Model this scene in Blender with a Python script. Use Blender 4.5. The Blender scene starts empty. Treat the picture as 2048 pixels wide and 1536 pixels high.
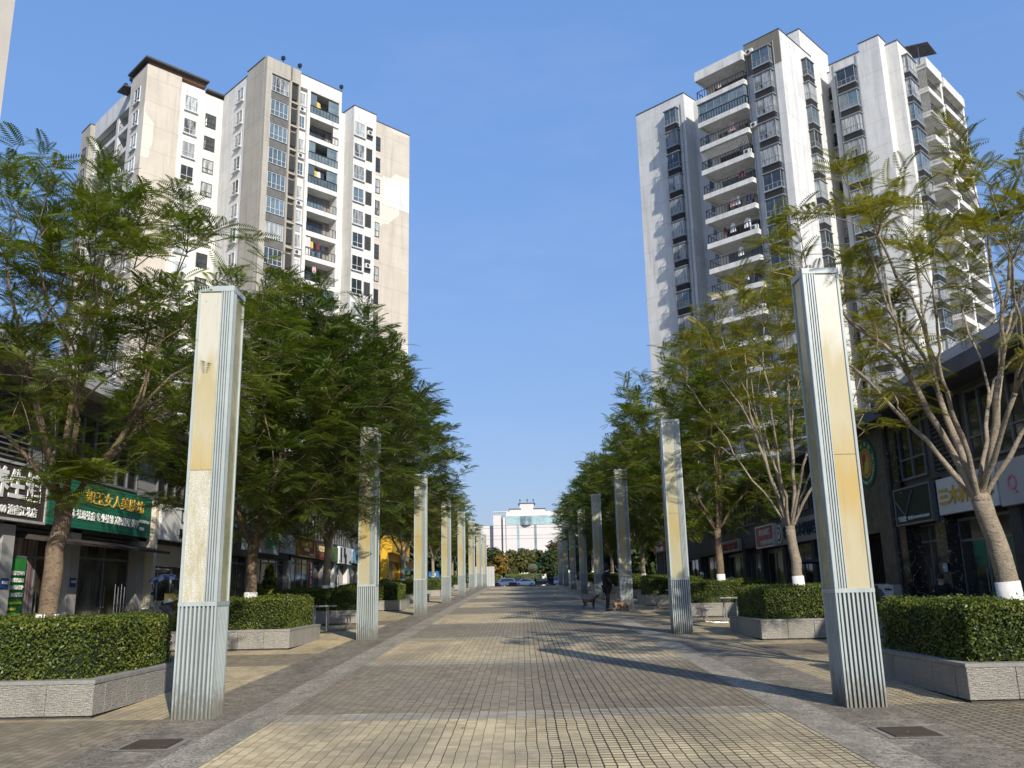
import bpy, bmesh, math, random
import numpy as np
from mathutils import Vector, Matrix
R_ = math.radians
sc = bpy.context.scene
C = sc.collection

# ------------------------------------------------------------------ camera
def camera():
    pitch, roll, yaw = R_(13.35), R_(-1.235), R_(-.409)
    fw = Vector((math.sin(yaw)*math.cos(pitch), math.cos(yaw)*math.cos(pitch), math.sin(pitch)))
    r0 = Vector((math.cos(yaw), -math.sin(yaw), 0)); u0 = r0.cross(fw)
    r = r0*math.cos(roll)+u0*math.sin(roll); u = -r0*math.sin(roll)+u0*math.cos(roll)
    cam = bpy.data.cameras.new('camera'); o = bpy.data.objects.new('camera', cam); C.objects.link(o)
    cam.sensor_width = 36; cam.lens = 1740/2048*36
    cam.clip_start = .1; cam.clip_end = 6000
    m = Matrix((( r.x, u.x, -fw.x, 0), (r.y, u.y, -fw.y, 0), (r.z, u.z, -fw.z, 1.7), (0, 0, 0, 1)))
    o.matrix_world = m
    sc.camera = o
camera()
# ------------------------------------------------------------------ sky, sun, exposure
SUN_AZ, SUN_EL = R_(156.5), R_(31)
w = bpy.data.worlds.new("World"); sc.world = w; w.use_nodes = True
nt = w.node_tree
bg = [n for n in nt.nodes if n.type == 'BACKGROUND'][0]
sky = nt.nodes.new('ShaderNodeTexSky'); sky.sky_type = 'NISHITA'; sky.sun_disc = False
sky.sun_elevation = SUN_EL; sky.sun_rotation = SUN_AZ
sky.air_density = 1.2; sky.dust_density = 3.0; sky.ozone_density = 10.0; sky.altitude = 200
nt.links.new(sky.outputs[0], bg.inputs[0]); bg.inputs[1].default_value = .05
# the even blue of the clear winter sky, paler towards the horizon
tc = nt.nodes.new('ShaderNodeTexCoord'); sep = nt.nodes.new('ShaderNodeSeparateXYZ'); nt.links.new(tc.outputs['Generated'], sep.inputs[0])
cr = nt.nodes.new('ShaderNodeValToRGB'); el = cr.color_ramp.elements
el[0].position = 0; el[0].color = (.40, .445, .55, 1); el[1].position = 1; el[1].color = (.13, .25, .60, 1)
for p_, c_ in ((.1, (.30, .365, .51)), (.2, (.222, .315, .51)), (.42, (.165, .295, .565)), (.62, (.138, .272, .575))):
    e_ = el.new(p_); e_.color = (*c_, 1)
nt.links.new(sep.outputs[2], cr.inputs[0])
bg2 = nt.nodes.new('ShaderNodeBackground'); bg2.inputs[1].default_value = .72; mp = nt.nodes.new('ShaderNodeMapping'); mp.inputs['Scale'].default_value = (1.2, 1.2, 4.5); mp.inputs['Rotation'].default_value = (0, .5, .2); nt.links.new(tc.outputs['Generated'], mp.inputs[0])
cn = nt.nodes.new('ShaderNodeTexNoise'); cn.inputs['Scale'].default_value = 2.2; cn.inputs['Detail'].default_value = 7; cn.inputs['Roughness'].default_value = .62; nt.links.new(mp.outputs[0], cn.inputs['Vector'])
mr = nt.nodes.new('ShaderNodeMapRange'); mr.inputs[1].default_value = .52; mr.inputs[2].default_value = .85; mr.inputs[4].default_value = .22; nt.links.new(cn.outputs[0], mr.inputs[0])
cm_ = nt.nodes.new('ShaderNodeMix'); cm_.data_type = 'RGBA'; nt.links.new(mr.outputs[0], cm_.inputs[0]); nt.links.new(cr.outputs[0], cm_.inputs[6]); cm_.inputs[7].default_value = (.42, .47, .58, 1)
nt.links.new(cm_.outputs[2], bg2.inputs[0])
ads = nt.nodes.new('ShaderNodeAddShader'); nt.links.new(bg.outputs[0], ads.inputs[0]); nt.links.new(bg2.outputs[0], ads.inputs[1])
wo = [n for n in nt.nodes if n.type == 'OUTPUT_WORLD'][0]; nt.links.new(ads.outputs[0], wo.inputs[0])
sl = bpy.data.lights.new('sun', 'SUN'); sl.energy = 4.1; sl.angle = R_(.55); sl.color = (1, .93, .82)
so = bpy.data.objects.new('sun', sl); C.objects.link(so)
sd = Vector((math.sin(SUN_AZ)*math.cos(SUN_EL), math.cos(SUN_AZ)*math.cos(SUN_EL), math.sin(SUN_EL)))
so.rotation_euler = sd.to_track_quat('Z', 'Y').to_euler()
so.location = (30, -40, 60)
sc.view_settings.view_transform = 'Standard'; sc.view_settings.look = 'None'
sc.view_settings.exposure = .42; sc.view_settings.gamma = 1; sc.view_settings.use_curve_mapping = False
sc.cycles.max_bounces = 8; sc.cycles.transparent_max_bounces = 8

rng = np.random.default_rng(7)
random.seed(7)
SL = .024
YC = 88.0
def gz(y):                      # height of the rising ground
    if y < YC: return SL*y
    if y < 205: return SL*YC+(y-YC)*.0045
    return SL*YC+(205-YC)*.0045

# ------------------------------------------------------------------ materials
MATS = {}
def nodes_of(m):
    m.use_nodes = True; nt = m.node_tree
    b = [n for n in nt.nodes if n.type == 'BSDF_PRINCIPLED'][0]
    return nt, b
def N(nt, t, **k):
    n = nt.nodes.new(t)
    for a, v in k.items():
        if a.startswith('i_'): n.inputs[int(a[2:])].default_value = v
        else: setattr(n, a, v)
    return n
def L(nt, a, b): nt.links.new(a, b)
def math_(nt, op, a, b=None, c=None):
    n = nt.nodes.new('ShaderNodeMath'); n.operation = op
    for i, v in enumerate((a, b, c)):
        if v is None: continue
        if isinstance(v, (int, float)): n.inputs[i].default_value = v
        else: nt.links.new(v, n.inputs[i])
    return n.outputs[0]
def mixc(nt, f, a, b, mode='MIX'):
    n = nt.nodes.new('ShaderNodeMix'); n.data_type = 'RGBA'; n.blend_type = mode
    for i, v in ((0, f), (6, a), (7, b)):
        if isinstance(v, (int, float)): n.inputs[i].default_value = v
        elif isinstance(v, tuple): n.inputs[i].default_value = (*v[:3], 1)
        else: nt.links.new(v, n.inputs[i])
    return n.outputs[2]
def ramp(nt, x, lo, hi):
    n = nt.nodes.new('ShaderNodeMapRange'); n.clamp = True
    nt.links.new(x, n.inputs[0]); n.inputs[1].default_value = lo; n.inputs[2].default_value = hi
    return n.outputs[0]
def noise(nt, vec, scale, detail=4, rough=.6):
    n = N(nt, 'ShaderNodeTexNoise'); n.inputs['Scale'].default_value = scale; n.inputs['Detail'].default_value = detail
    n.inputs['Roughness'].default_value = rough
    if vec is not None: nt.links.new(vec, n.inputs['Vector'])
    return n.outputs[0]
def mapping(nt, vec, scale=(1, 1, 1), rot=(0, 0, 0)):
    n = nt.nodes.new('ShaderNodeMapping'); nt.links.new(vec, n.inputs[0])
    n.inputs['Scale'].default_value = scale; n.inputs['Rotation'].default_value = rot
    return n.outputs[0]
def bump(nt, b, h, strength=.3, dist=.02):
    n = nt.nodes.new('ShaderNodeBump'); n.inputs['Strength'].default_value = strength; n.inputs['Distance'].default_value = dist
    nt.links.new(h, n.inputs['Height']); nt.links.new(n.outputs[0], b.inputs['Normal'])
def oc(nt): return nt.nodes.new('ShaderNodeTexCoord').outputs['Object']
def wp(nt): return nt.nodes.new('ShaderNodeNewGeometry').outputs['Position']
def mul(c, k): return tuple(min(1, x*k) for x in c)

def M(name, col, rough=.75, var=.12, scale=2.5, bmp=0, bsc=40, metal=0, spec=.4, streak=0, fine=.0, world=False):
    if name in MATS: return MATS[name]
    m = bpy.data.materials.new(name); nt, b = nodes_of(m)
    co = wp(nt) if world else oc(nt)
    c = mixc(nt, ramp(nt, noise(nt, co, scale, 5), .3, .7), mul(col, 1-var), mul(col, 1+var))
    if streak:
        s = noise(nt, mapping(nt, co, (1.6, 1.6, .12)), 1.3, 6, .7)
        c = mixc(nt, math_(nt, 'MULTIPLY', ramp(nt, s, .5, .78), streak), c, mul(col, .45))
    if fine:
        f = noise(nt, co, 60, 2, .7)
        c = mixc(nt, math_(nt, 'MULTIPLY', ramp(nt, f, .35, .65), fine), c, mul(col, .4))
    L(nt, c, b.inputs['Base Color'])
    b.inputs['Roughness'].default_value = rough; b.inputs['Metallic'].default_value = metal
    b.inputs['Specular IOR Level'].default_value = spec
    if bmp: bump(nt, b, noise(nt, co, bsc, 4), bmp, .02)
    MATS[name] = m
    return m

def tower_wall(name, col, grid=0., dirt=.35, patch=None):
    m = bpy.data.materials.new(name); nt, b = nodes_of(m); co = oc(nt)
    c = mixc(nt, ramp(nt, noise(nt, co, .35, 5), .35, .68), mul(col, .86), col)
    s = noise(nt, mapping(nt, co, (1.3, 1.3, .10)), 1.1, 7, .72)
    c = mixc(nt, math_(nt, 'MULTIPLY', ramp(nt, s, .48, .74), min(.8, dirt*1.35)), c, mul(col, .48))
    if patch:
        p = N(nt, 'ShaderNodeTexVoronoi'); p.inputs['Scale'].default_value = .16; p.feature = 'F1'; p.distance = 'CHEBYCHEV'
        L(nt, co, p.inputs['Vector'])
        r = ramp(nt, math_(nt, 'FRACT', math_(nt, 'MULTIPLY', p.outputs['Color'], 3.7)), .78, .80)
        c = mixc(nt, math_(nt, 'MULTIPLY', r, .8), c, patch)
    sx = nt.nodes.new('ShaderNodeSeparateXYZ'); L(nt, co, sx.inputs[0])
    z = math_(nt, 'FRACT', math_(nt, 'DIVIDE', math_(nt, 'ADD', sx.outputs[2], 300.6), 3.0))
    ln = math_(nt, 'LESS_THAN', z, .012)
    if grid:
        z2 = math_(nt, 'LESS_THAN', math_(nt, 'FRACT', math_(nt, 'DIVIDE', math_(nt, 'ADD', sx.outputs[2], 300), .6)), .05)
        c = mixc(nt, math_(nt, 'MULTIPLY', z2, grid), c, mul(col, .6))
    c = mixc(nt, math_(nt, 'MULTIPLY', ln, .55), c, mul(col, .3))
    L(nt, c, b.inputs['Base Color']); b.inputs['Roughness'].default_value = .85
    b.inputs['Specular IOR Level'].default_value = .25
    bump(nt, b, noise(nt, co, 9, 4), .12, .03)
    return m

def glassy(name, col, col2, stripes=0, rough=.12, spec=.8, sc_=3.):
    m = bpy.data.materials.new(name); nt, b = nodes_of(m); co = oc(nt)
    if stripes:
        x = noise(nt, mapping(nt, co, (stripes, stripes, .5)), 1.0, 3)
        f = ramp(nt, x, .38, .6)
    else:
        f = ramp(nt, noise(nt, co, sc_, 4), .35, .65)
    oi = nt.nodes.new('ShaderNodeObjectInfo')
    c = mixc(nt, f, col, col2)
    h = nt.nodes.new('ShaderNodeHueSaturation'); L(nt, c, h.inputs['Color'])
    L(nt, math_(nt, 'ADD', math_(nt, 'MULTIPLY', oi.outputs['Random'], .7), .65), h.inputs['Value'])
    L(nt, h.outputs[0], b.inputs['Base Color'])
    b.inputs['Roughness'].default_value = rough; b.inputs['Specular IOR Level'].default_value = spec
    return m

# ------------------------------------------------------------------ mesh helper
class MB:
    def __init__(s): s.v = []; s.f = []; s.m = []
    def add(s, vs, fs, m=0):
        o = len(s.v); s.v += [tuple(v) for v in vs]; s.f += [tuple(i+o for i in f) for f in fs]; s.m += [m]*len(fs); return s
    def box(s, x0, x1, y0, y1, z0, z1, m=0):
        if x1 < x0: x0, x1 = x1, x0
        if y1 < y0: y0, y1 = y1, y0
        vs = [(x0, y0, z0), (x1, y0, z0), (x1, y1, z0), (x0, y1, z0), (x0, y0, z1), (x1, y0, z1), (x1, y1, z1), (x0, y1, z1)]
        return s.add(vs, [(0, 3, 2, 1), (4, 5, 6, 7), (0, 1, 5, 4), (1, 2, 6, 5), (2, 3, 7, 6), (3, 0, 4, 7)], m)
    def quad(s, a, b, c, d, m=0): return s.add([a, b, c, d], [(0, 1, 2, 3)], m)
    def prism(s, poly, z0, z1, m=0):
        n = len(poly)
        vs = [(x, y, z0) for x, y in poly]+[(x, y, z1) for x, y in poly]
        fs = [tuple(range(n))[::-1], tuple(range(n, 2*n))]+[(i, (i+1) % n, (i+1) % n+n, i+n) for i in range(n)]
        return s.add(vs, fs, m)
    def extr(s, poly, axis, a, b, m=0):      # polygon in the plane across axis ('x': (y,z); 'y': (x,z))
        n = len(poly)
        def P(p, t): return (t, p[0], p[1]) if axis == 'x' else (p[0], t, p[1])
        vs = [P(p, a) for p in poly]+[P(p, b) for p in poly]
        fs = [tuple(range(n)), tuple(range(n, 2*n))[::-1]]+[(i, i+n, (i+1) % n+n, (i+1) % n) for i in range(n)]
        return s.add(vs, fs, m)
    def path(s, pts, rad, n=8, m=0, cap=True):
        pts = [Vector(p) for p in pts]; k = len(pts)
        if not hasattr(rad, '__len__'): rad = [rad]*k
        prev = None; rings = []
        for i, p in enumerate(pts):
            d = (pts[min(i+1, k-1)]-pts[max(i-1, 0)])
            if d.length < 1e-9: d = Vector((0, 0, 1))
            d.normalize()
            if prev is None:
                a = Vector((1, 0, 0)) if abs(d.x) < .8 else Vector((0, 1, 0)); a = (a-d*a.dot(d)).normalized()
            else:
                a = prev-d*prev.dot(d); a = a.normalized() if a.length > 1e-6 else Vector((1, 0, 0))
            prev = a; b = d.cross(a)
            rings.append([p+(a*math.cos(t)+b*math.sin(t))*rad[i] for t in [2*math.pi*j/n for j in range(n)]])
        vs = [v for r in rings for v in r]; fs = []
        for i in range(k-1):
            for j in range(n): fs.append((i*n+j, i*n+(j+1) % n, (i+1)*n+(j+1) % n, (i+1)*n+j))
        if cap: fs += [tuple(range(n))[::-1], tuple(range((k-1)*n, k*n))]
        return s.add(vs, fs, m)
    def cyl(s, a, b, r, n=16, m=0): return s.path([a, b], r, n, m)
    def ball(s, c, r, n=12, m=0, sq=(1, 1, 1)):
        vs = []; fs = []; h = n//2
        for i in range(h+1):
            th = math.pi*i/h
            for j in range(n):
                ph = 2*math.pi*j/n
                vs.append((c[0]+r*sq[0]*math.sin(th)*math.cos(ph), c[1]+r*sq[1]*math.sin(th)*math.sin(ph), c[2]+r*sq[2]*math.cos(th)))
        for i in range(h):
            for j in range(n): fs.append((i*n+j, (i+1)*n+j, (i+1)*n+(j+1) % n, i*n+(j+1) % n))
        return s.add(vs, fs, m)
    def mesh(s, name, mats, smooth=False, bevel=0):
        me = bpy.data.meshes.new(name); me.from_pydata(s.v, [], s.f)
        for mt in (mats if isinstance(mats, (list, tuple)) else [mats]): me.materials.append(mt)
        if any(s.m): me.polygons.foreach_set('material_index', s.m)
        if smooth: me.polygons.foreach_set('use_smooth', [True]*len(s.f))
        if bevel:
            bm = bmesh.new(); bm.from_mesh(me)
            bmesh.ops.remove_doubles(bm, verts=bm.verts, dist=1e-5)
            bmesh.ops.bevel(bm, geom=[e for e in bm.edges if len(e.link_faces) == 2 and e.calc_face_angle(0) > .5], offset=bevel, segments=2, affect='EDGES')
            bm.to_mesh(me); bm.free()
        me.update(); return me
    def build(s, name, mats, parent=None, loc=(0, 0, 0), rz=0, smooth=False, bevel=0):
        return link(name, s.mesh(name, mats, smooth, bevel), parent, loc, rz)
def link(name, me, parent=None, loc=(0, 0, 0), rz=0):
    o = bpy.data.objects.new(name, me); C.objects.link(o); o.parent = parent; o.location = loc; o.rotation_euler = (0, 0, rz)
    return o
def empty(name, loc=(0, 0, 0), rz=0): 
    o = link(name, None, None, loc, rz); o.empty_display_size = .3; return o
def tag(o, label=None, cat=None, group=None, kind=None):
    if label: o['label'] = label
    if cat: o['category'] = cat
    if group: o['group'] = group
    if kind: o['kind'] = kind
    return o
def copy_tree(o, parent=None):
    c = o.copy(); C.objects.link(c); c.parent = parent
    for ch in list(o.children): copy_tree(ch, c)
    return c
def np_mesh(name, V, F, mats, smooth=False):
    me = bpy.data.meshes.new(name); V = np.asarray(V, np.float32); F = np.asarray(F, np.int32)
    me.vertices.add(len(V)); me.vertices.foreach_set('co', V.ravel())
    k = F.shape[1]
    me.loops.add(F.size); me.loops.foreach_set('vertex_index', F.ravel())
    me.polygons.add(len(F)); me.polygons.foreach_set('loop_start', np.arange(0, F.size, k, dtype=np.int32))
    me.polygons.foreach_set('loop_total', np.full(len(F), k, np.int32))
    me.update(calc_edges=True)
    for m in mats: me.materials.append(m)
    return me

# ================================================================== GROUND
def paving_mat(name, side=False):
    m = bpy.data.materials.new(name); nt, b = nodes_of(m); co = oc(nt)
    sx = nt.nodes.new('ShaderNodeSeparateXYZ'); L(nt, co, sx.inputs[0]); X, Y = sx.outputs[0], sx.outputs[1]
    wob = noise(nt, co, 1.7, 3)
    Xw = math_(nt, 'ADD', X, math_(nt, 'MULTIPLY', math_(nt, 'SUBTRACT', wob, .5), .05))
    colid = math_(nt, 'FLOOR', math_(nt, 'DIVIDE', Xw, .112))
    Yo = math_(nt, 'ADD', Y, math_(nt, 'MULTIPLY', math_(nt, 'FRACT', math_(nt, 'MULTIPLY', colid, .37)), .03 if not side else .1))
    fx = math_(nt, 'FRACT', math_(nt, 'DIVIDE', Xw, .112)); fy = math_(nt, 'FRACT', math_(nt, 'DIVIDE', Yo, .112))
    rowid = math_(nt, 'FLOOR', math_(nt, 'DIVIDE', Yo, .112))
    cmb = nt.nodes.new('ShaderNodeCombineXYZ'); L(nt, colid, cmb.inputs[0]); L(nt, rowid, cmb.inputs[1])
    wn = nt.nodes.new('ShaderNodeTexWhiteNoise'); L(nt, cmb.outputs[0], wn.inputs[0]); br = wn.outputs['Value']
    # joints
    dxj = math_(nt, 'ABSOLUTE', math_(nt, 'SUBTRACT', fx, .5))        # .5 at joint
    dyj = math_(nt, 'ABSOLUTE', math_(nt, 'SUBTRACT', fy, .5))
    wn2 = nt.nodes.new('ShaderNodeTexWhiteNoise'); wn2.noise_dimensions = '1D'; L(nt, colid, wn2.inputs['W'])
    right = ramp(nt, math_(nt, 'ADD', X, math_(nt, 'MULTIPLY', wob, .5)), .0, .6)
    big = noise(nt, mapping(nt, co, (1.2, .28, 1)), .9, 3)
    wid = math_(nt, 'ADD', .018, math_(nt, 'MULTIPLY', math_(nt, 'ADD', math_(nt, 'MULTIPLY', right, .9), math_(nt, 'MULTIPLY', wn2.outputs['Value'], .7)), .032))
    wid = math_(nt, 'MULTIPLY', wid, math_(nt, 'ADD', .55, big))
    jx = math_(nt, 'GREATER_THAN', dxj, math_(nt, 'SUBTRACT', .5, wid))
    jy = math_(nt, 'GREATER_THAN', dyj, math_(nt, 'SUBTRACT', .5, math_(nt, 'MULTIPLY', wid, 1.9)))
    jyk = math_(nt, 'MULTIPLY', jy, math_(nt, 'ADD', .42, math_(nt, 'MULTIPLY', ramp(nt, noise(nt, co, .6, 3), .42, .62), .5)))
    jyk = math_(nt, 'MULTIPLY', jyk, math_(nt, 'ADD', .30, math_(nt, 'MULTIPLY', right, 1.1)))
    # bands along the path
    ph = math_(nt, 'MODULO', math_(nt, 'ADD', Y, 120-11.0), 12.0)
    grey = math_(nt, 'MULTIPLY', math_(nt, 'GREATER_THAN', ph, .25 if not side else .0), math_(nt, 'LESS_THAN', ph, 5.75 if not side else 1.6))
    if side:
        grey = grey
        grey = math_(nt, 'MAXIMUM', math_(nt, 'LESS_THAN', Y, 11.2), math_(nt, 'MULTIPLY', math_(nt, 'GREATER_THAN', ph, 6.2), math_(nt, 'LESS_THAN', ph, 8.6)))
    ps = math_(nt, 'MODULO', math_(nt, 'ADD', Y, 120-10.75), 6.0)
    strip = math_(nt, 'LESS_THAN', ps, .46)
    yel = mixc(nt, br, (.45, .35, .19), (.66, .54, .315))
    yel = mixc(nt, math_(nt, 'MULTIPLY', ramp(nt, noise(nt, co, .55, 5), .38, .66), .75), yel, (.30, .25, .17))
    gry = mixc(nt, br, (.185, .152, .10), (.30, .25, .17))
    gry = mixc(nt, math_(nt, 'MULTIPLY', ramp(nt, noise(nt, co, .5, 5), .45, .7), .5), gry, (.205, .185, .145))
    c = mixc(nt, grey, yel, gry)
    if not side: c = mixc(nt, strip, c, mixc(nt, br, (.28, .25, .185), (.37, .335, .255)))
    # grime and white efflorescence
    g1 = noise(nt, mapping(nt, co, (1, .5, 1)), 2.3, 7, .75)
    c = mixc(nt, math_(nt, 'MULTIPLY', ramp(nt, g1, .52, .75), .5), c, mul((.16, .14, .11), .8))
    g2 = noise(nt, mapping(nt, co, (3, 14, 1)), 2.2, 5, .7)
    c = mixc(nt, math_(nt, 'MULTIPLY', ramp(nt, g2, .60, .74), .28), c, (.45, .42, .36))
    g3 = noise(nt, co, 90, 2, .6)
    c = mixc(nt, math_(nt, 'MULTIPLY', ramp(nt, g3, .4, .7), .22), c, (.08, .07, .055))
    wear = noise(nt, mapping(nt, co, (.5, .22, 1)), 1.4, 4, .6)
    c = mixc(nt, math_(nt, 'MULTIPLY', ramp(nt, wear, .50, .68), .45), c, mul((.17, .145, .10), .8))
    c = mixc(nt, jyk, c, (.045, .036, .022))
    c = mixc(nt, math_(nt, 'MULTIPLY', jx, .92), c, (.022, .02, .013))
    L(nt, c, b.inputs['Base Color']); b.inputs['Roughness'].default_value = .82; b.inputs['Specular IOR Level'].default_value = .3
    hgt = math_(nt, 'SUBTRACT', math_(nt, 'ADD', math_(nt, 'MULTIPLY', br, .25), math_(nt, 'MULTIPLY', g3, .25)), math_(nt, 'MAXIMUM', jx, math_(nt, 'MULTIPLY', jy, .5)))
    bump(nt, b, hgt, .5, .006)
    return m
def strip_mat(name, col, spots, joints=0):
    m = bpy.data.materials.new(name); nt, b = nodes_of(m); co = oc(nt)
    f = noise(nt, co, 32, 3, .85)
    c = mixc(nt, ramp(nt, f, .40, .60), mul(col, .35), mul(col, 1.6))
    g0 = noise(nt, co, 7, 5, .8)
    c = mixc(nt, math_(nt, 'MULTIPLY', ramp(nt, g0, .45, .62), .3+spots*.5), c, mul(col, 1.9))
    g = noise(nt, mapping(nt, co, (1, .35, 1)), 1.8, 7, .75)
    c = mixc(nt, math_(nt, 'MULTIPLY', ramp(nt, g, .45, .66), .7), c, mul(col, .45))
    g2 = noise(nt, mapping(nt, co, (1.2, 3, 1)), 2.4, 6, .78)
    c = mixc(nt, math_(nt, 'MULTIPLY', ramp(nt, g2, .58, .70), spots), c, (.42, .40, .35))
    g4 = noise(nt, mapping(nt, co, (2.5, .4, 1)), 1.1, 6, .8)
    c = mixc(nt, math_(nt, 'MULTIPLY', ramp(nt, g4, .62, .68), spots*.9), c, (.045, .04, .032))
    if joints:
        sx = nt.nodes.new('ShaderNodeSeparateXYZ'); L(nt, co, sx.inputs[0])
        j = math_(nt, 'LESS_THAN', math_(nt, 'FRACT', math_(nt, 'DIVIDE', sx.outputs[1], joints)), .012)
        c = mixc(nt, math_(nt, 'MULTIPLY', j, .75), c, (.04, .035, .03))
    L(nt, c, b.inputs['Base Color']); b.inputs['Roughness'].default_value = .85
    bump(nt, b, f, .6, .012)
    return m

def sheet(name, x0, x1, y0, y1, mat, dz, ny=24):
    V = []; F = []; ys = list(np.linspace(y0, y1, ny))
    if y0 < YC < y1: ys = sorted(ys+[YC])
    for i, y in enumerate(ys): V += [(x0, y, gz(y)+dz), (x1, y, gz(y)+dz)]
    for i in range(len(ys)-1): F.append((2*i, 2*i+1, 2*i+3, 2*i+2))
    mb = MB(); mb.add(V, F)
    o = mb.build(name, mat); tag(o, kind='structure'); return o
def ground():
    gm = M('ground_earth', (.13, .125, .11), .95, .25, .8, bmp=.3, bsc=6, world=True)
    ys = [-400, -60, 0, 20, 40, 60, 80, YC, 120, 160, 205, 400, 900, 3500]
    xs = [-2500, -300, -60, -20, 20, 60, 300, 2500]
    V = [(x, y, gz(y)-.012) for y in ys for x in xs]; n = len(xs)
    F = [(j*n+i, j*n+i+1, (j+1)*n+i+1, (j+1)*n+i) for j in range(len(ys)-1) for i in range(n-1)]
    mb = MB(); mb.add(V, F); tag(mb.build('ground', gm), kind='structure')
    pm = paving_mat('paving_setts'); ps = paving_mat('side_paving_setts', True)
    gs = strip_mat('kerb_granite', (.26, .228, .17), .15, 1.2)
    rs = strip_mat('rough_border', (.15, .128, .092), .9)
    sheet('plaza_paving', -2.97, 2.97, -6, YC+4, pm, 0)
    for s in (-1, 1):
        a, b2 = sorted((s*2.97, s*3.46)); sheet('kerb_strip', a, b2, -6, YC+4, gs, .004)
        a, b2 = sorted((s*3.46, s*4.42)); sheet('border_strip', a, b2, -6, YC+4, rs, -.002)
        a, b2 = sorted((s*4.42, s*11.95)); sheet('side_pavement', a, b2, -6, YC+4, ps, -.006)
    rd = M('road_asphalt', (.06, .06, .062), .9, .15, .7, bmp=.2, bsc=30, world=True)
    sheet('road', -120, 120, 168, 204, rd, .004, 6)
    sheet('pavement', -40, 40, YC+4.02, 166, M('far_pavement', (.2, .19, .17), .9, .2, .4, world=True), .006, 8)
ground()
def ground_details():
    iron = M('drain_iron', (.05, .036, .024), .7, .25, 9, metal=.0)
    cem = M('drain_cement', (.20, .185, .15), .9, .2, 9, bmp=.4, bsc=30)
    for s, (y0, lab) in ((-1, (9.3, 'rusty square drain cover beside the nearest left light pillar')), (1, (9.15, 'rusty square drain cover beside the nearest right light pillar'))):
        t = empty('drain_cover', (s*3.86, y0+.25, gz(y0+.25)))
        t.rotation_euler = (math.atan(SL), 0, 0)
        mb = MB()
        for k in range(14): mb.box(-.23, .23, -.245+k*.035, -.245+k*.035+.022, .002, .014)
        mb.box(-.24, .24, -.25, .25, -.02, .004)
        mb.build('grate', iron, t)
        e = MB()
        e.add([(-.31, -.31, .0025), (.3, -.33, .0025), (.33, .30, .0025), (-.29, .32, .0025)], [(0, 1, 2, 3)])
        e.build('cement_edge', cem, t)
        tag(t, lab, 'drain cover', 'drain covers in the border strips')
ground_details()

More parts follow.
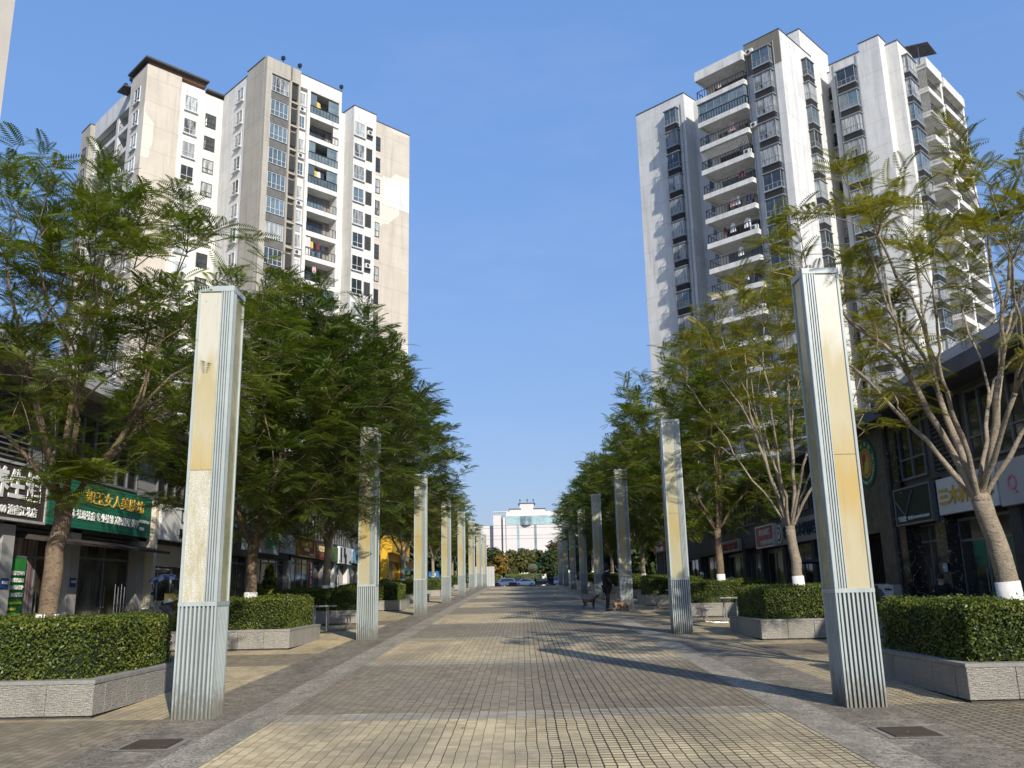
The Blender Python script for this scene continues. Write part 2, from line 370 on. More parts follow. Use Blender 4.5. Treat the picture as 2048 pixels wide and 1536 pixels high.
# ================================================================== LIGHT PILLARS
def pillar_mats():
    def stain(name, base, yel, orange, dirt):
        m = bpy.data.materials.new(name); nt, b = nodes_of(m); co = oc(nt)
        sx = nt.nodes.new('ShaderNodeSeparateXYZ'); L(nt, co, sx.inputs[0])
        oi = nt.nodes.new('ShaderNodeObjectInfo')
        z = math_(nt, 'ADD', sx.outputs[2], math_(nt, 'MULTIPLY', math_(nt, 'SUBTRACT', noise(nt, mapping(nt, co, (4, 4, .9)), 1.3, 5), .5), 1.5))
        c = mixc(nt, ramp(nt, z, 4.7, 4.2), base, yel)
        c = mixc(nt, math_(nt, 'MULTIPLY', ramp(nt, z, 4.25, 3.5), .55), c, mixc(nt, .5, base, yel))
        c = mixc(nt, math_(nt, 'MULTIPLY', math_(nt, 'MULTIPLY', ramp(nt, z, 1.9, 2.5), ramp(nt, z, 3.5, 2.9)), .85), c, orange)
        g = noise(nt, mapping(nt, co, (14, 14, 3)), 1.5, 6, .75)
        c = mixc(nt, math_(nt, 'MULTIPLY', ramp(nt, g, .5, .8), dirt), c, mul(base, .62))
        c = mixc(nt, math_(nt, 'MULTIPLY', ramp(nt, noise(nt, mapping(nt, co, (30, 30, .6)), 1, 4), .6, .75), .3), c, (.22, .18, .11))
        L(nt, c, b.inputs['Base Color']); b.inputs['Roughness'].default_value = .28
        b.inputs['Specular IOR Level'].default_value = .45
        return m
    p = {}
    p['frame'] = M('pillar_paint', (.37, .415, .40), .42, .10, 3, bmp=.05, bsc=60, spec=.45, streak=.5)
    # the paint with earth splashed on the foot
    m = p['frame'].copy(); m.name = 'pillar_paint_foot'; nt = m.node_tree; b = [n for n in nt.nodes if n.type == 'BSDF_PRINCIPLED'][0]
    src = b.inputs['Base Color'].links[0].from_socket; co = oc(nt)
    sx = nt.nodes.new('ShaderNodeSeparateXYZ'); L(nt, co, sx.inputs[0])
    nz = noise(nt, mapping(nt, co, (9, 9, 2.5)), 2.5, 6, .8)
    f = ramp(nt, math_(nt, 'ADD', sx.outputs[2], math_(nt, 'MULTIPLY', math_(nt, 'SUBTRACT', nz, .5), 1.1)), .40, .10)
    c = mixc(nt, math_(nt, 'MULTIPLY', f, .8), src, (.15, .13, .095))
    rs = noise(nt, mapping(nt, co, (40, 40, 1.2)), 1.2, 4, .7)
    c = mixc(nt, math_(nt, 'MULTIPLY', ramp(nt, rs, .62, .7), .7), c, (.26, .2, .1))
    L(nt, c, b.inputs['Base Color'])
    p['foot'] = m
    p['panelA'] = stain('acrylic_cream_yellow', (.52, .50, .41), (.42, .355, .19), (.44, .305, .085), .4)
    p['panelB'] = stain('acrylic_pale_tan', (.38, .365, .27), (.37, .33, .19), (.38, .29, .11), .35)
    m = bpy.data.materials.new('acrylic_crazed'); nt, b = nodes_of(m); co = oc(nt)
    v = N(nt, 'ShaderNodeTexVoronoi'); v.inputs['Scale'].default_value = 75; L(nt, co, v.inputs['Vector'])
    n2 = noise(nt, mapping(nt, co, (7, 7, 1.3)), 1.6, 6, .8)
    c = mixc(nt, ramp(nt, n2, .40, .66), (.66, .65, .58), (.44, .39, .22))
    c = mixc(nt, math_(nt, 'MULTIPLY', ramp(nt, v.outputs[0], .25, .6), .55), c, (.30, .27, .18))
    L(nt, c, b.inputs['Base Color']); b.inputs['Roughness'].default_value = .35
    bump(nt, b, v.outputs[0], .5, .004); p['crazed'] = m
    p['dark'] = M('pillar_inner_dark', (.10, .115, .115), .6, .2, 4)
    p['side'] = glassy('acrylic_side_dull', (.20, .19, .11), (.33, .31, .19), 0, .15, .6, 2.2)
    return p
PM = pillar_mats()
PW, PH, PB = .24, 5.5, 1.34      # half width, height, height of the fluted foot
def pillar(side, first=False):
    """local frame: the inner front corner is (+PW,-PW) for the left row (side=-1); mirrored for the right one"""
    s = -side
    t = empty('light_pillar')
    fr = MB()
    for cx in (-1, 1):
        for cy in (-1, 1):
            w_ = .034 if (cx*s < 0 or cy > 0) else .045
            fr.box(cx*PW, cx*(PW-w_), cy*PW, cy*(PW-w_), PB+.03, PH)
    for z0, z1 in ((PH, PH+.055),):
        fr.box(-PW-.004, PW+.004, -PW-.004, -PW+.05, z0-.055, z1-.03); fr.box(-PW-.004, PW+.004, PW-.05, PW+.004, z0-.055, z1-.03)
        fr.box(-PW-.004, -PW+.05, -PW+.05, PW-.05, z0-.055, z1-.031); fr.box(PW-.05, PW+.004, -PW+.05, PW-.05, z0-.055, z1-.031)
    fr.build('frame', PM['frame'], t, bevel=.004)
    bar = MB()
    for a in (-1, 1):
        bar.box(-PW-.003, PW+.003, a*(PW-.04), a*(PW+.003), PB-.02, PB+.032)
        bar.box(a*(PW-.04), a*(PW+.003), -PW+.04, PW-.04, PB-.021, PB+.031)
    bar.build('cross_bar', PM['frame'], t)
    # fluted foot
    ft = MB(); nf = 9; st = 2*PW/nf
    for k in range(nf+1):
        c = -PW+k*st; wf = .0125 if 0 < k < nf else .022
        x0, x1 = max(-PW, c-wf), min(PW, c+wf)
        for a in (-1, 1):
            ft.box(x0, x1, a*PW, a*(PW-.035), -.12, PB-.02)
            if 0 < k < nf: ft.box(a*PW, a*(PW-.035), x0, x1, -.12, PB-.02)
    ft.build('fluted_foot', PM['foot'], t)
    co = MB(); q = PW-.032; co.box(-q, q, -q, q, -.12, PB)
    q = PW-.05; co.box(-q, q, -q, q, PB, PH-.03)
    co.build('core', PM['dark'], t)
    # upper fins wrapped round the inner corner of the side facing the near end, plus the far side
    up = MB()
    for a in (-1, 1):
        for k in range(3):
            c = s*(PW-.064-k*.032); up.box(c-.0095, c+.0095, a*PW, a*(PW-.03), PB+.03, PH-.055)
            c = -(PW-.064-k*.032)
            up.box(a*PW, a*(PW-.03), c-.0095, c+.0095, PB+.03, PH-.055)
        c = s*(PW-.064-2.85*.032); up.box(c-.006, c+.006, a*PW, a*(PW-.034), PB+.03, PH-.055)
    up.build('upper_fins', PM['frame'], t)
    xa, xb = sorted((-s*(PW-.034), s*(PW-.064-2.85*.032)-s*.006))
    spl = 3.02
    for a in (-1, 1):
        m1 = PM['panelA'] if first else PM['panelB']
        for (z0, z1, mt, lab) in ((PB+.032, spl, (PM['crazed'] if (first and side < 0) else m1), None), (spl+.006, PH-.055, m1, None)):
            g = MB(); y0, y1 = sorted((a*(PW-.018), a*(PW-.04))); g.box(xa, xb, y0, y1, z0, z1)
            o = g.build('glass_panel', mt, t)
            if first and side < 0: o['label'] = 'crazed white and tan lower panel' if mt is PM['crazed'] else 'smooth yellow stained upper panel'
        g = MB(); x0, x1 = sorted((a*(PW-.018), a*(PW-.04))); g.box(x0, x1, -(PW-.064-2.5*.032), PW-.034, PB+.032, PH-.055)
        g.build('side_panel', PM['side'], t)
    return t
PLab = {-1: ['nearest pillar of the left row, its lower panel crazed and white', 'second pillar of the left row, hung over by dark foliage',
  'third pillar of the left row, warm yellow panel in full sun', 'fourth pillar of the left row, standing clear against a pale green tree',
  'fifth pillar of the left row, half in leaf shade', 'sixth pillar of the left row from the camera', 'seventh pillar of the left row from the camera', 'eighth and last small pillar of the left row'],
 1: ['nearest pillar of the right row, orange stained panel and dirty foot', 'second pillar of the right row with dappled leaf shadows',
  'third pillar of the right row, dull in shade beside the man with dogs', 'fourth pillar of the right row, just behind the man in black',
  'fifth pillar of the right row, pale in the sun', 'sixth pillar of the right row, dark in shade', 'seventh pillar of the right row from the camera', 'last small pillar of the right row in deep shade']}
for s in (-1, 1):
    p0 = pillar(s, True)
    if s < 0: p1 = pillar(s, False)
    for k in range(8):
        o = p0 if k == 0 else (p1 if (k == 1 and s < 0) else copy_tree(p1))
        y = (11.35 if s < 0 else 11.2)+12*k
        o.location = (s*4.05, y, gz(y))
        tag(o, PLab[s][k], 'light pillar', 'light pillars along the walkway')

# ================================================================== PLANTERS AND HEDGES
PX0, PLEN, PWID = 5.36, 3.1, 3.0
def planter_mat():
    m = bpy.data.materials.new('planter_granite'); nt, b = nodes_of(m); co = oc(nt)
    f = noise(nt, co, 55, 3, .8)
    c = mixc(nt, ramp(nt, f, .35, .65), (.23, .215, .18), (.54, .51, .44))
    g = noise(nt, mapping(nt, co, (1, 1, .5)), 2.2, 6, .7)
    c = mixc(nt, math_(nt, 'MULTIPLY', ramp(nt, g, .5, .75), .5), c, (.20, .185, .155))
    L(nt, c, b.inputs['Base Color']); b.inputs['Roughness'].default_value = .88
    w_ = noise(nt, mapping(nt, co, (9, 9, 75)), 1.0, 3, .6)
    bump(nt, b, math_(nt, 'ADD', w_, math_(nt, 'MULTIPLY', f, .4)), 1.0, .05)
    return m
GR = planter_mat()
GRC = M('planter_coping', (.27, .26, .235), .8, .18, 5, bmp=.2, bsc=60, fine=.35)
SOIL = M('soil', (.05, .04, .03), 1, .3, 8)
def planter():
    """local: near inner corner at the origin, x to the outside, y away from the camera"""
    t = empty('planter'); th = .3; ht = .45
    wl = MB(); g = .004
    def run(x0, y0, x1, y1, n, nx, ny):
        for k in range(n):
            a, b2 = k/n, (k+1)/n
            xa, ya, xb, yb = x0+(x1-x0)*a, y0+(y1-y0)*a, x0+(x1-x0)*b2, y0+(y1-y0)*b2
            if x0 != x1: wl.box(xa+g, xb-g, min(ya, ya+ny*th), max(ya, ya+ny*th), .03, ht-.045)
            else: wl.box(min(xa, xa+nx*th), max(xa, xa+nx*th), ya+g, yb-g, .03, ht-.045)
    run(0, 0, PWID, 0, 5, 0, 1); run(0, PLEN, PWID, PLEN, 5, 0, -1)
    run(0, th+g, 0, PLEN-th-g, 4, 1, 0); run(PWID, th+g, PWID, PLEN-th-g, 4, -1, 0)
    wl.build('stone_wall', GR, t, bevel=.004)
    cp = MB()
    for (a, b2, c, d) in ((0, PWID, 0, th), (0, PWID, PLEN-th, PLEN), (0, th, th, PLEN-th), (PWID-th, PWID, th, PLEN-th)):
        cp.box(a-.006 if a == 0 else a, b2+.006 if b2 == PWID else b2, c-.006 if c == 0 else c, d+.006 if d == PLEN else d, ht-.044, ht)
    cp.build('coping', GRC, t)
    pl = MB(); pl.box(.03, PWID-.03, .03, PLEN-.03, -.3, .029); pl.build('plinth', M('plinth_dark', (.07, .065, .06), .9, .2, 5), t)
    so_ = MB(); so_.box(th, PWID-th, th, PLEN-th, .03, ht-.05); so_.build('soil_bed', SOIL, t)
    return t
def leaf_mat(name, a, b2, c3, trans=.3, isl=True, sc_=.9, rough=.55):
    m = bpy.data.materials.new(name); m.use_nodes = True; nt = m.node_tree
    b = [n for n in nt.nodes if n.type == 'BSDF_PRINCIPLED'][0]; out = [n for n in nt.nodes if n.type == 'OUTPUT_MATERIAL'][0]
    co = oc(nt); geo = nt.nodes.new('ShaderNodeNewGeometry')
    c = mixc(nt, geo.outputs['Random Per Island'], a, b2)
    c = mixc(nt, ramp(nt, noise(nt, co, sc_, 3), .46, .70), c, c3)
    L(nt, c, b.inputs['Base Color']); b.inputs['Roughness'].default_value = rough; b.inputs['Specular IOR Level'].default_value = .35
    tr = nt.nodes.new('ShaderNodeBsdfTranslucent'); L(nt, mixc(nt, 1.0, c, (.95, 1.0, .35), 'MULTIPLY'), tr.inputs[0])
    mx = nt.nodes.new('ShaderNodeMixShader'); mx.inputs[0].default_value = trans
    L(nt, b.outputs[0], mx.inputs[1]); L(nt, tr.outputs[0], mx.inputs[2]); L(nt, mx.outputs[0], out.inputs[0])
    return m
HL = leaf_mat('hedge_leaves', (.036, .060, .010), (.13, .170, .024), (.19, .21, .035), .26, sc_=2.2, rough=.42)
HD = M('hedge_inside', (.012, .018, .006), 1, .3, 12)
def hedge_mesh(seed, dens, size):
    r = np.random.default_rng(seed)
    ins = .17; x0, x1, y0, y1, z0, z1 = ins, PWID-ins, ins, PLEN-ins, .43, 1.16
    A = [((x1-x0)*(z1-z0), 'f'), ((x1-x0)*(z1-z0), 'b'), ((y1-y0)*(z1-z0), 'l'), ((y1-y0)*(z1-z0), 'r'), ((x1-x0)*(y1-y0), 't')]
    P = []; Nn = []
    for a, k in A:
        n = int(a*dens); u = r.random(n); v = r.random(n)
        o = np.zeros((n, 3)); nn = np.zeros((n, 3))
        if k in 'fb': o[:, 0] = x0+u*(x1-x0); o[:, 2] = z0+v*(z1-z0); o[:, 1] = y0 if k == 'f' else y1; nn[:, 1] = -1 if k == 'f' else 1
        elif k in 'lr': o[:, 1] = y0+u*(y1-y0); o[:, 2] = z0+v*(z1-z0); o[:, 0] = x0 if k == 'l' else x1; nn[:, 0] = -1 if k == 'l' else 1
        else: o[:, 0] = x0+u*(x1-x0); o[:, 1] = y0+v*(y1-y0); o[:, 2] = z1; nn[:, 2] = 1
        P.append(o); Nn.append(nn)
    P = np.concatenate(P); Nn = np.concatenate(Nn); n = len(P)
    wave = (np.sin(P[:, 0]*3.1+seed)*np.sin(P[:, 1]*2.7)+np.sin(P[:, 2]*5+P[:, 0]*4)*.6+np.sin(P[:, 1]*9+P[:, 0]*7)*.35)*.03
    # round the edges off
    cen = np.array([(x0+x1)/2, (y0+y1)/2, .75]); q = (P-cen)/np.array([(x1-x0)/2, (y1-y0)/2, .41]); q[:, 2] = np.maximum(q[:, 2], 0)
    e = np.sort(np.abs(q), axis=1)[:, 1]; pull = np.clip(e-.82, 0, 1)*.55
    dirv = P-cen; dirv /= np.linalg.norm(dirv, axis=1)[:, None]
    P = P+Nn*(wave+r.normal(0, .026, n)-np.abs(r.normal(0, .02, n)))[:, None]-dirv*pull[:, None]*.5
    nr = Nn*.55+r.normal(0, .55, (n, 3))+np.array([0, 0, .35]); nr /= np.linalg.norm(nr, axis=1)[:, None]
    t = np.cross(nr, r.normal(0, 1, (n, 3))); t /= np.linalg.norm(t, axis=1)[:, None]; b = np.cross(nr, t)
    l = (size*r.uniform(.7, 1.3, n))[:, None]; wd = l*.55
    V = np.stack([P-t*l*.5, P+b*wd*.5-t*l*.05, P+t*l*.5, P-b*wd*.5-t*l*.05], 1).reshape(-1, 3)
    F = np.arange(n*4).reshape(-1, 4)
    return np_mesh('hedge_leaves', V, F, [HL])
def hedge(leafmesh):
    t = empty('hedge')
    link('foliage', leafmesh, t)
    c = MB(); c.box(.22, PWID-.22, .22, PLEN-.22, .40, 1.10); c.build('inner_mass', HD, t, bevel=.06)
    return t
HM = [hedge_mesh(1, 2600, .042), hedge_mesh(5, 2600, .042), hedge_mesh(9, 1300, .06)]
PLY = [11.35+9.3*k for k in range(9)]
pproto = planter(); hp = [hedge(m) for m in HM]; usedp = False; usedh = [False]*3
ORD = ['nearest', 'second', 'third', 'fourth', 'fifth', 'sixth', 'seventh', 'eighth', 'ninth']
for s in (-1, 1):
    for k, y in enumerate(PLY):
        y = y-(.2 if s > 0 else 0)
        z = gz(y)
        o = pproto if not usedp else copy_tree(pproto); usedp = True
        o.location = (s*PX0, y, z); o.scale = (s, 1, 1)
        side = 'left' if s < 0 else 'right'
        tag(o, f'{ORD[k]} square granite planter of the {side} row counted from the camera', 'planter', 'granite planters beside the walkway')
        j = (0 if (k+(s > 0)) % 2 else 1) if k < 3 else 2
        h = hp[j] if not usedh[j] else copy_tree(hp[j]); usedh[j] = True
        h.location = (s*PX0, y, z); h.scale = (s, 1, 1)
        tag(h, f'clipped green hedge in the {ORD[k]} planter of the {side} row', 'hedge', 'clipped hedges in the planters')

# ================================================================== TREES
LM = {'dense': leaf_mat('fern_leaves_dark', (.045, .080, .014), (.115, .160, .026), (.17, .195, .03), .38),
      'mid': leaf_mat('fern_leaves_green', (.075, .115, .014), (.17, .215, .026), (.23, .23, .03), .42),
      'olive': leaf_mat('fern_leaves_olive', (.15, .16, .018), (.30, .275, .04), (.32, .25, .03), .44)}
def bark_mat(name, a, b2, dark):
    m = bpy.data.materials.new(name); nt, b = nodes_of(m); co = oc(nt)
    c = mixc(nt, ramp(nt, noise(nt, co, 5, 5), .35, .65), a, b2)
    v = noise(nt, mapping(nt, co, (6, 6, 22)), 1.4, 5, .8)
    c = mixc(nt, math_(nt, 'MULTIPLY', ramp(nt, v, .52, .66), .8), c, dark)
    v3 = noise(nt, mapping(nt, co, (22, 22, 30)), 1.2, 3, .8)
    c = mixc(nt, math_(nt, 'MULTIPLY', ramp(nt, v3, .52, .62), .55), c, dark)
    v2 = noise(nt, mapping(nt, co, (1, 1, .6)), 1.8, 4)
    c = mixc(nt, math_(nt, 'MULTIPLY', ramp(nt, v2, .50, .66), .55), c, mul(dark, 1.5))
    L(nt, c, b.inputs['Base Color']); b.inputs['Roughness'].default_value = .9
    bump(nt, b, math_(nt, 'ADD', v, noise(nt, co, 45, 3)), .8, .02)
    return m
BK = {'pale': bark_mat('bark_pale', (.36, .30, .22), (.27, .225, .16), (.11, .085, .055)),
      'brown': bark_mat('bark_brown', (.25, .18, .11), (.17, .12, .075), (.045, .03, .02))}
LIME = M('lime_wash', (.68, .67, .62), .9, .12, 7, bmp=.3, bsc=30)

def frond_template(n):
    V = []; t = (np.arange(n)+.6)/n
    for x in t:
        l = .29*math.sin(math.pi*(.16+.76*x))**.7; z = .10*x-.30*x*x
        for s in (-1, 1):
            d = np.array([.42, s*.90, -.10]); p = np.array([x, 0, z]); wd = .95/n*.80
            V += [p, p+d*l*.45+np.array([-wd*.5, 0, .012]), p+d*l, p+d*l*.45+np.array([wd*.5, 0, .012])]
    return np.array(V)
def fronds(P, D, L_, n, r, flat=.28):
    """P (F,3) base points, D (F,3) directions, L_ (F,) lengths"""
    T = frond_template(n); F = len(P)
    X = D/np.linalg.norm(D, axis=1)[:, None]
    up = np.array([0, 0, 1.])+r.normal(0, flat, (F, 3))
    Y = np.cross(up, X); Y /= np.maximum(np.linalg.norm(Y, axis=1), 1e-6)[:, None]; Z = np.cross(X, Y)
    V = P[:, None]+L_[:, None, None]*(T[None, :, 0:1]*X[:, None]+T[None, :, 1:2]*Y[:, None]+T[None, :, 2:3]*Z[:, None])
    return V.reshape(-1, 3)
def kmeans(X, k, r, it=8):
    c = X[r.choice(len(X), k, replace=False)]
    for _ in range(it):
        a = ((X[:, None]-c[None])**2).sum(2).argmin(1)
        for j in range(k):
            if (a == j).any(): c[j] = X[a == j].mean(0)
    return a
def bez(a, b, c, n): return [(1-t)**2*a+2*(1-t)*t*b+t*t*c for t in np.linspace(0, 1, n)]
def tree_mesh(seed, H, rad, fork, tips, leaf, bark, zlow, tr=.115, npin=8, per=7, fl=.5, limbs=5, lean=(0, 0), shift=(0, 0), PT=.88, topbias=1.0, low=None):
    r = np.random.default_rng(seed)
    zc = (H+zlow)/2; rz = (H-zlow)/2
    pts = []
    tries = 0
    lump = r.normal(0, 1, (7, 3)); lump /= np.linalg.norm(lump, axis=1)[:, None]
    while len(pts) < tips and tries < tips*60:
        tries += 1
        d = r.normal(0, 1, 3); d /= np.linalg.norm(d)
        q = r.random()**(1/2.6)
        lum = 1+.16*np.max(lump@d)-.12
        p = d*q*lum
        if p[2] < 0 and r.random() > topbias: continue
        p = np.array([p[0]*rad*(1-.18*max(p[2], 0)), p[1]*rad*(1-.18*max(p[2], 0)), p[2]*rz])
        p += np.array([shift[0], shift[1], zc])
        if len(pts) > 4 and tries < tips*40:
            if (((np.array(pts)-p)**2).sum(1)).min() < (.42*(180/tips)**.33)**2: continue
        pts.append(p)
    T = np.array(pts)
    fk = np.array([lean[0], lean[1], fork])
    mb = MB()
    # trunk, its base whitewashed
    tk = [np.array([lean[0]*t*t, lean[1]*t, fork*t]) for t in np.linspace(0, 1, 9)]
    for i in range(1, 8): tk[i] = tk[i]+np.append(r.normal(0, .012, 2), 0)
    mb.path([(*p[:2], p[2]) for p in tk], [tr*(1.32 if i == 0 else 1.12-.02*i+.03*math.sin(i*1.7)) for i in range(9)], 12, 0)
    mb.ball(fk, tr*1.05, 10, 0, (1, 1, .8))
    dirs = T-fk; ang = dirs/np.linalg.norm(dirs, axis=1)[:, None]
    lab = kmeans(ang*np.array([1, 1, .6]), limbs, r)
    tipdirs = np.zeros_like(T); along = []
    def R(n): return max(.0065, tr*.88*(n/len(T))**.5)
    for j in range(limbs):
        S = np.where(lab == j)[0]
        if not len(S): continue
        cen = T[S].mean(0); e1 = fk+(cen-fk)*.42; e1[2] = max(e1[2], fork+.5)
        out = (cen-fk); out[2] = 0; out /= max(np.linalg.norm(out), 1e-3)
        ra = min(R(len(S))*1.2, tr*.72); rb = R(len(S))*.85
        mid = fk+out*.28+np.array([0, 0, (e1[2]-fork)*.35]); c = bez(fk-np.array([0, 0, .1]), mid, e1, 7)
        c = [p+(r.normal(0, .02, 3) if 0 < i < 6 else 0) for i, p in enumerate(c)]
        mb.path(c, [q_*(1+r.uniform(-.06, .16)) for q_ in np.linspace(ra, rb, 7)], 8, 0)
        mb.ball(e1, rb*1.22, 8, 0)
        k2 = max(1, min(5, len(S)//9+1)); l2 = kmeans(T[S], k2, r) if k2 > 1 and len(S) > k2 else np.zeros(len(S), int)
        for q in range(k2):
            S2 = S[l2 == q]
            if not len(S2): continue
            c2 = T[S2].mean(0); e2 = e1+(c2-e1)*.62; r2 = min(R(len(S2)), rb)
            tan = (c[-1]-c[-2]); tan /= np.linalg.norm(tan); D2 = np.linalg.norm(e2-e1)
            pth = bez(e1, e1+tan*D2*.45+np.array([0, 0, D2*.1]), e2, 6); pth = [p+(r.normal(0, .025, 3) if 0 < i < 5 else 0) for i, p in enumerate(pth)]
            mb.path(pth, list(np.linspace(rb*.9 if k2 == 1 else r2*1.1, r2*.7, 6)), 6, 0)
            k3 = max(1, min(9, len(S2)//4)); l3 = kmeans(T[S2], k3, r) if k3 > 1 else np.zeros(len(S2), int)
            for g in range(k3):
                S3 = S2[l3 == g]
                if not len(S3): continue
                c3 = T[S3].mean(0); e3 = e2+(c3-e2)*.6; r3 = R(len(S3))*.85
                D3 = np.linalg.norm(e3-e2); pp = bez(e2, e2+(e2-e1)/max(np.linalg.norm(e2-e1), .01)*D3*.35+np.array([0, 0, D3*.12]), e3, 5)
                mb.path(pp, list(np.linspace(r3*1.1, r3*.75, 5)), 5, 0)
                for i3 in S3:
                    D4 = np.linalg.norm(T[i3]-e3)
                    pq = bez(e3, e3+(T[i3]-e3)*.5+np.array([0, 0, D4*.16]), T[i3], 4)
                    mb.path(pq, [.009, .008, .006, .004], 4, 0)
                    dd = pq[-1]-pq[-2]; tipdirs[i3] = dd/max(np.linalg.norm(dd), 1e-3)
                    along.append((pq[2], tipdirs[i3]))
    # foliage
    bases = []; dr = []
    def ros(p, d, n):
        a0 = r.random()*6.28
        for k in range(n):
            a = a0+6.283*k/n+r.normal(0, .25); e = r.uniform(-.15, .55)
            v = np.array([math.cos(a), math.sin(a), e])+d*.55; v[2] = min(v[2], 1.1)
            bases.append(p-d*r.random()*.48+r.normal(0, .03, 3)); dr.append(v)
    for p, d in zip(T, tipdirs): ros(p, d, per)
    for p, d in along:
        if r.random() < .55: ros(p, d*.3, 3)
    if low is not None:         # a tuft of young shoots low on the trunk
        for _ in range(low[3]):
            p = np.array(low[:3])+r.normal(0, .32, 3)*np.array([1.2, 1, .75]); ros(p, (p-np.array(low[:3]))*.8, 6)
    bases = np.array(bases); dr = np.array(dr); n = len(bases)
    V = fronds(bases, dr, fl*r.uniform(.55, 1.2, n), npin, r)
    lm = np_mesh('crown', V, np.arange(len(V)).reshape(-1, 4), [LM[leaf]])
    tm = mb.mesh('trunk', [BK[bark]], smooth=True)
    w2 = MB(); w2.path([(0, 0, -.02), (lean[0]*.02, lean[1]*.1, .3), (lean[0]*(PT/fork)**2, lean[1]*(PT/fork), PT)], [tr*1.5, tr*1.27, tr*1.20], 14)
    wm = w2.mesh('painted_base', LIME, smooth=True)
    return tm, lm, wm
def tree(ms, x, y, z, label, rz=0, sc_=1, painted=True, name='feathery_tree', group='feathery leaved trees in the planters'):
    t = empty(name, (x, y, z), rz)
    t.scale = (sc_, sc_, sc_)
    link('trunk', ms[0], t); link('crown', ms[1], t)
    if painted: link('painted_base', ms[2], t)
    tag(t, label, 'tree', group); return t
TY = [12.85+9.3*k for k in range(9)]
ZB = .38
# left row
LT = [dict(PT=.82, seed=11, H=7.9, rad=3.8, fork=2.35, tips=330, leaf='mid', bark='brown', zlow=2.9, tr=.125, npin=13, per=12, fl=.38, limbs=7, lean=(.1, 0), low=(.5, -.6, 2.75, 34)),
      dict(seed=23, H=9.2, rad=4.1, fork=2.0, tips=900, leaf='dense', bark='brown', zlow=1.9, tr=.135, npin=11, per=13, fl=.42, limbs=6, shift=(.55, -.3)),
      dict(seed=31, H=10.4, rad=4.2, shift=(.35, 0), fork=2.4, tips=900, leaf='dense', bark='pale', zlow=2.0, tr=.13, npin=9, per=13, fl=.44, limbs=6),
      dict(seed=37, H=10.2, rad=4.3, shift=(.35, 0), fork=2.4, tips=900, leaf='dense', bark='pale', zlow=2.2, tr=.13, npin=8, per=13, fl=.46, limbs=6),
      dict(seed=41, H=6.9, rad=3.5, fork=2.2, tips=230, leaf='olive', bark='pale', zlow=3.2, tr=.12, npin=8, per=9, fl=.44)]
LL = ['green tree in the nearest left planter, young shoots low on its brown trunk',
      'dark leafy tree behind the nearest left pillar, brown trunk forking low', 'dark tree with a pale ringed trunk before the white shopfronts',
      'tall dark tree mostly hidden behind the second left pillar', 'small thin olive tree beside the yellow shop',
      'sixth tree of the left row, behind the third pillar', 'seventh tree of the left row, yellowish crown beyond the fourth pillar',
      'eighth tree of the left row, its crown over the fifth pillar', 'last tree of the left row, nearest the white building']
RT = [dict(PT=.99, seed=61, H=7.9, rad=3.3, fork=2.15, tips=115, leaf='olive', bark='pale', zlow=3.2, tr=.135, npin=14, per=14, fl=.38, limbs=9, lean=(-.25, 0), topbias=.5, shift=(-.2, 0), low=(-.9, .2, 3.6, 4)),
      dict(PT=.99, seed=71, H=9.2, rad=3.4, fork=2.15, tips=150, leaf='olive', bark='pale', zlow=3.2, tr=.12, npin=12, per=12, fl=.40, limbs=9, topbias=.4, lean=(-.1, 0)),
      dict(PT=.97, seed=83, H=10.0, rad=3.8, fork=2.5, tips=460, leaf='mid', bark='brown', zlow=2.3, tr=.125, npin=10, per=11, fl=.48, limbs=6),
      dict(seed=89, H=9.6, rad=3.8, fork=2.4, tips=460, leaf='mid', bark='pale', zlow=2.4, tr=.12, npin=8, per=11, fl=.5),
      dict(seed=97, H=9.2, rad=4.0, fork=2.4, tips=620, leaf='dense', bark='pale', zlow=2.2, tr=.12, npin=7, per=10, fl=.52)]
RL = ['pale barked tree in the nearest right planter with long bare limbs, few olive leaves', 'pale multi stemmed tree with a white painted foot behind the nearest right pillar',
      'brown trunked leafy tree beside the white cap person', 'tree hidden behind the second right pillar', 'pale trunked tree left of the orange lettered shop',
      'sixth tree of the right row behind the third pillar', 'seventh tree of the right row, thin trunk with a white foot', 'eighth dark tree of the right row', 'last dark tree of the right row, edging the white building']
lm_ = [tree_mesh(**d) for d in LT]; rm_ = [tree_mesh(**d) for d in RT]
far2 = tree_mesh(seed=55, H=7.6, rad=3.9, fork=2.3, tips=400, leaf='mid', bark='pale', zlow=2.7, tr=.12, npin=7, per=8, fl=.5)
for k, y in enumerate(TY):
    ms = lm_[k] if k < 5 else far2
    tree(ms, -6.85+.1*math.sin(k*2), y, gz(y)+ZB, LL[k], rz=(0 if k < 5 else 1.3*k), sc_=1 if k < 5 else (1.0, .96, .9, .86)[k-5])
    ms = rm_[k] if k < 5 else rm_[4]
    tree(ms, 6.85-.1*math.sin(k*2), y-.25, gz(y)+ZB, RL[k], rz=(0 if k < 5 else 1.9*k), sc_=1 if k < 5 else (1.0, .98, 1.02, 1.0)[k-5])
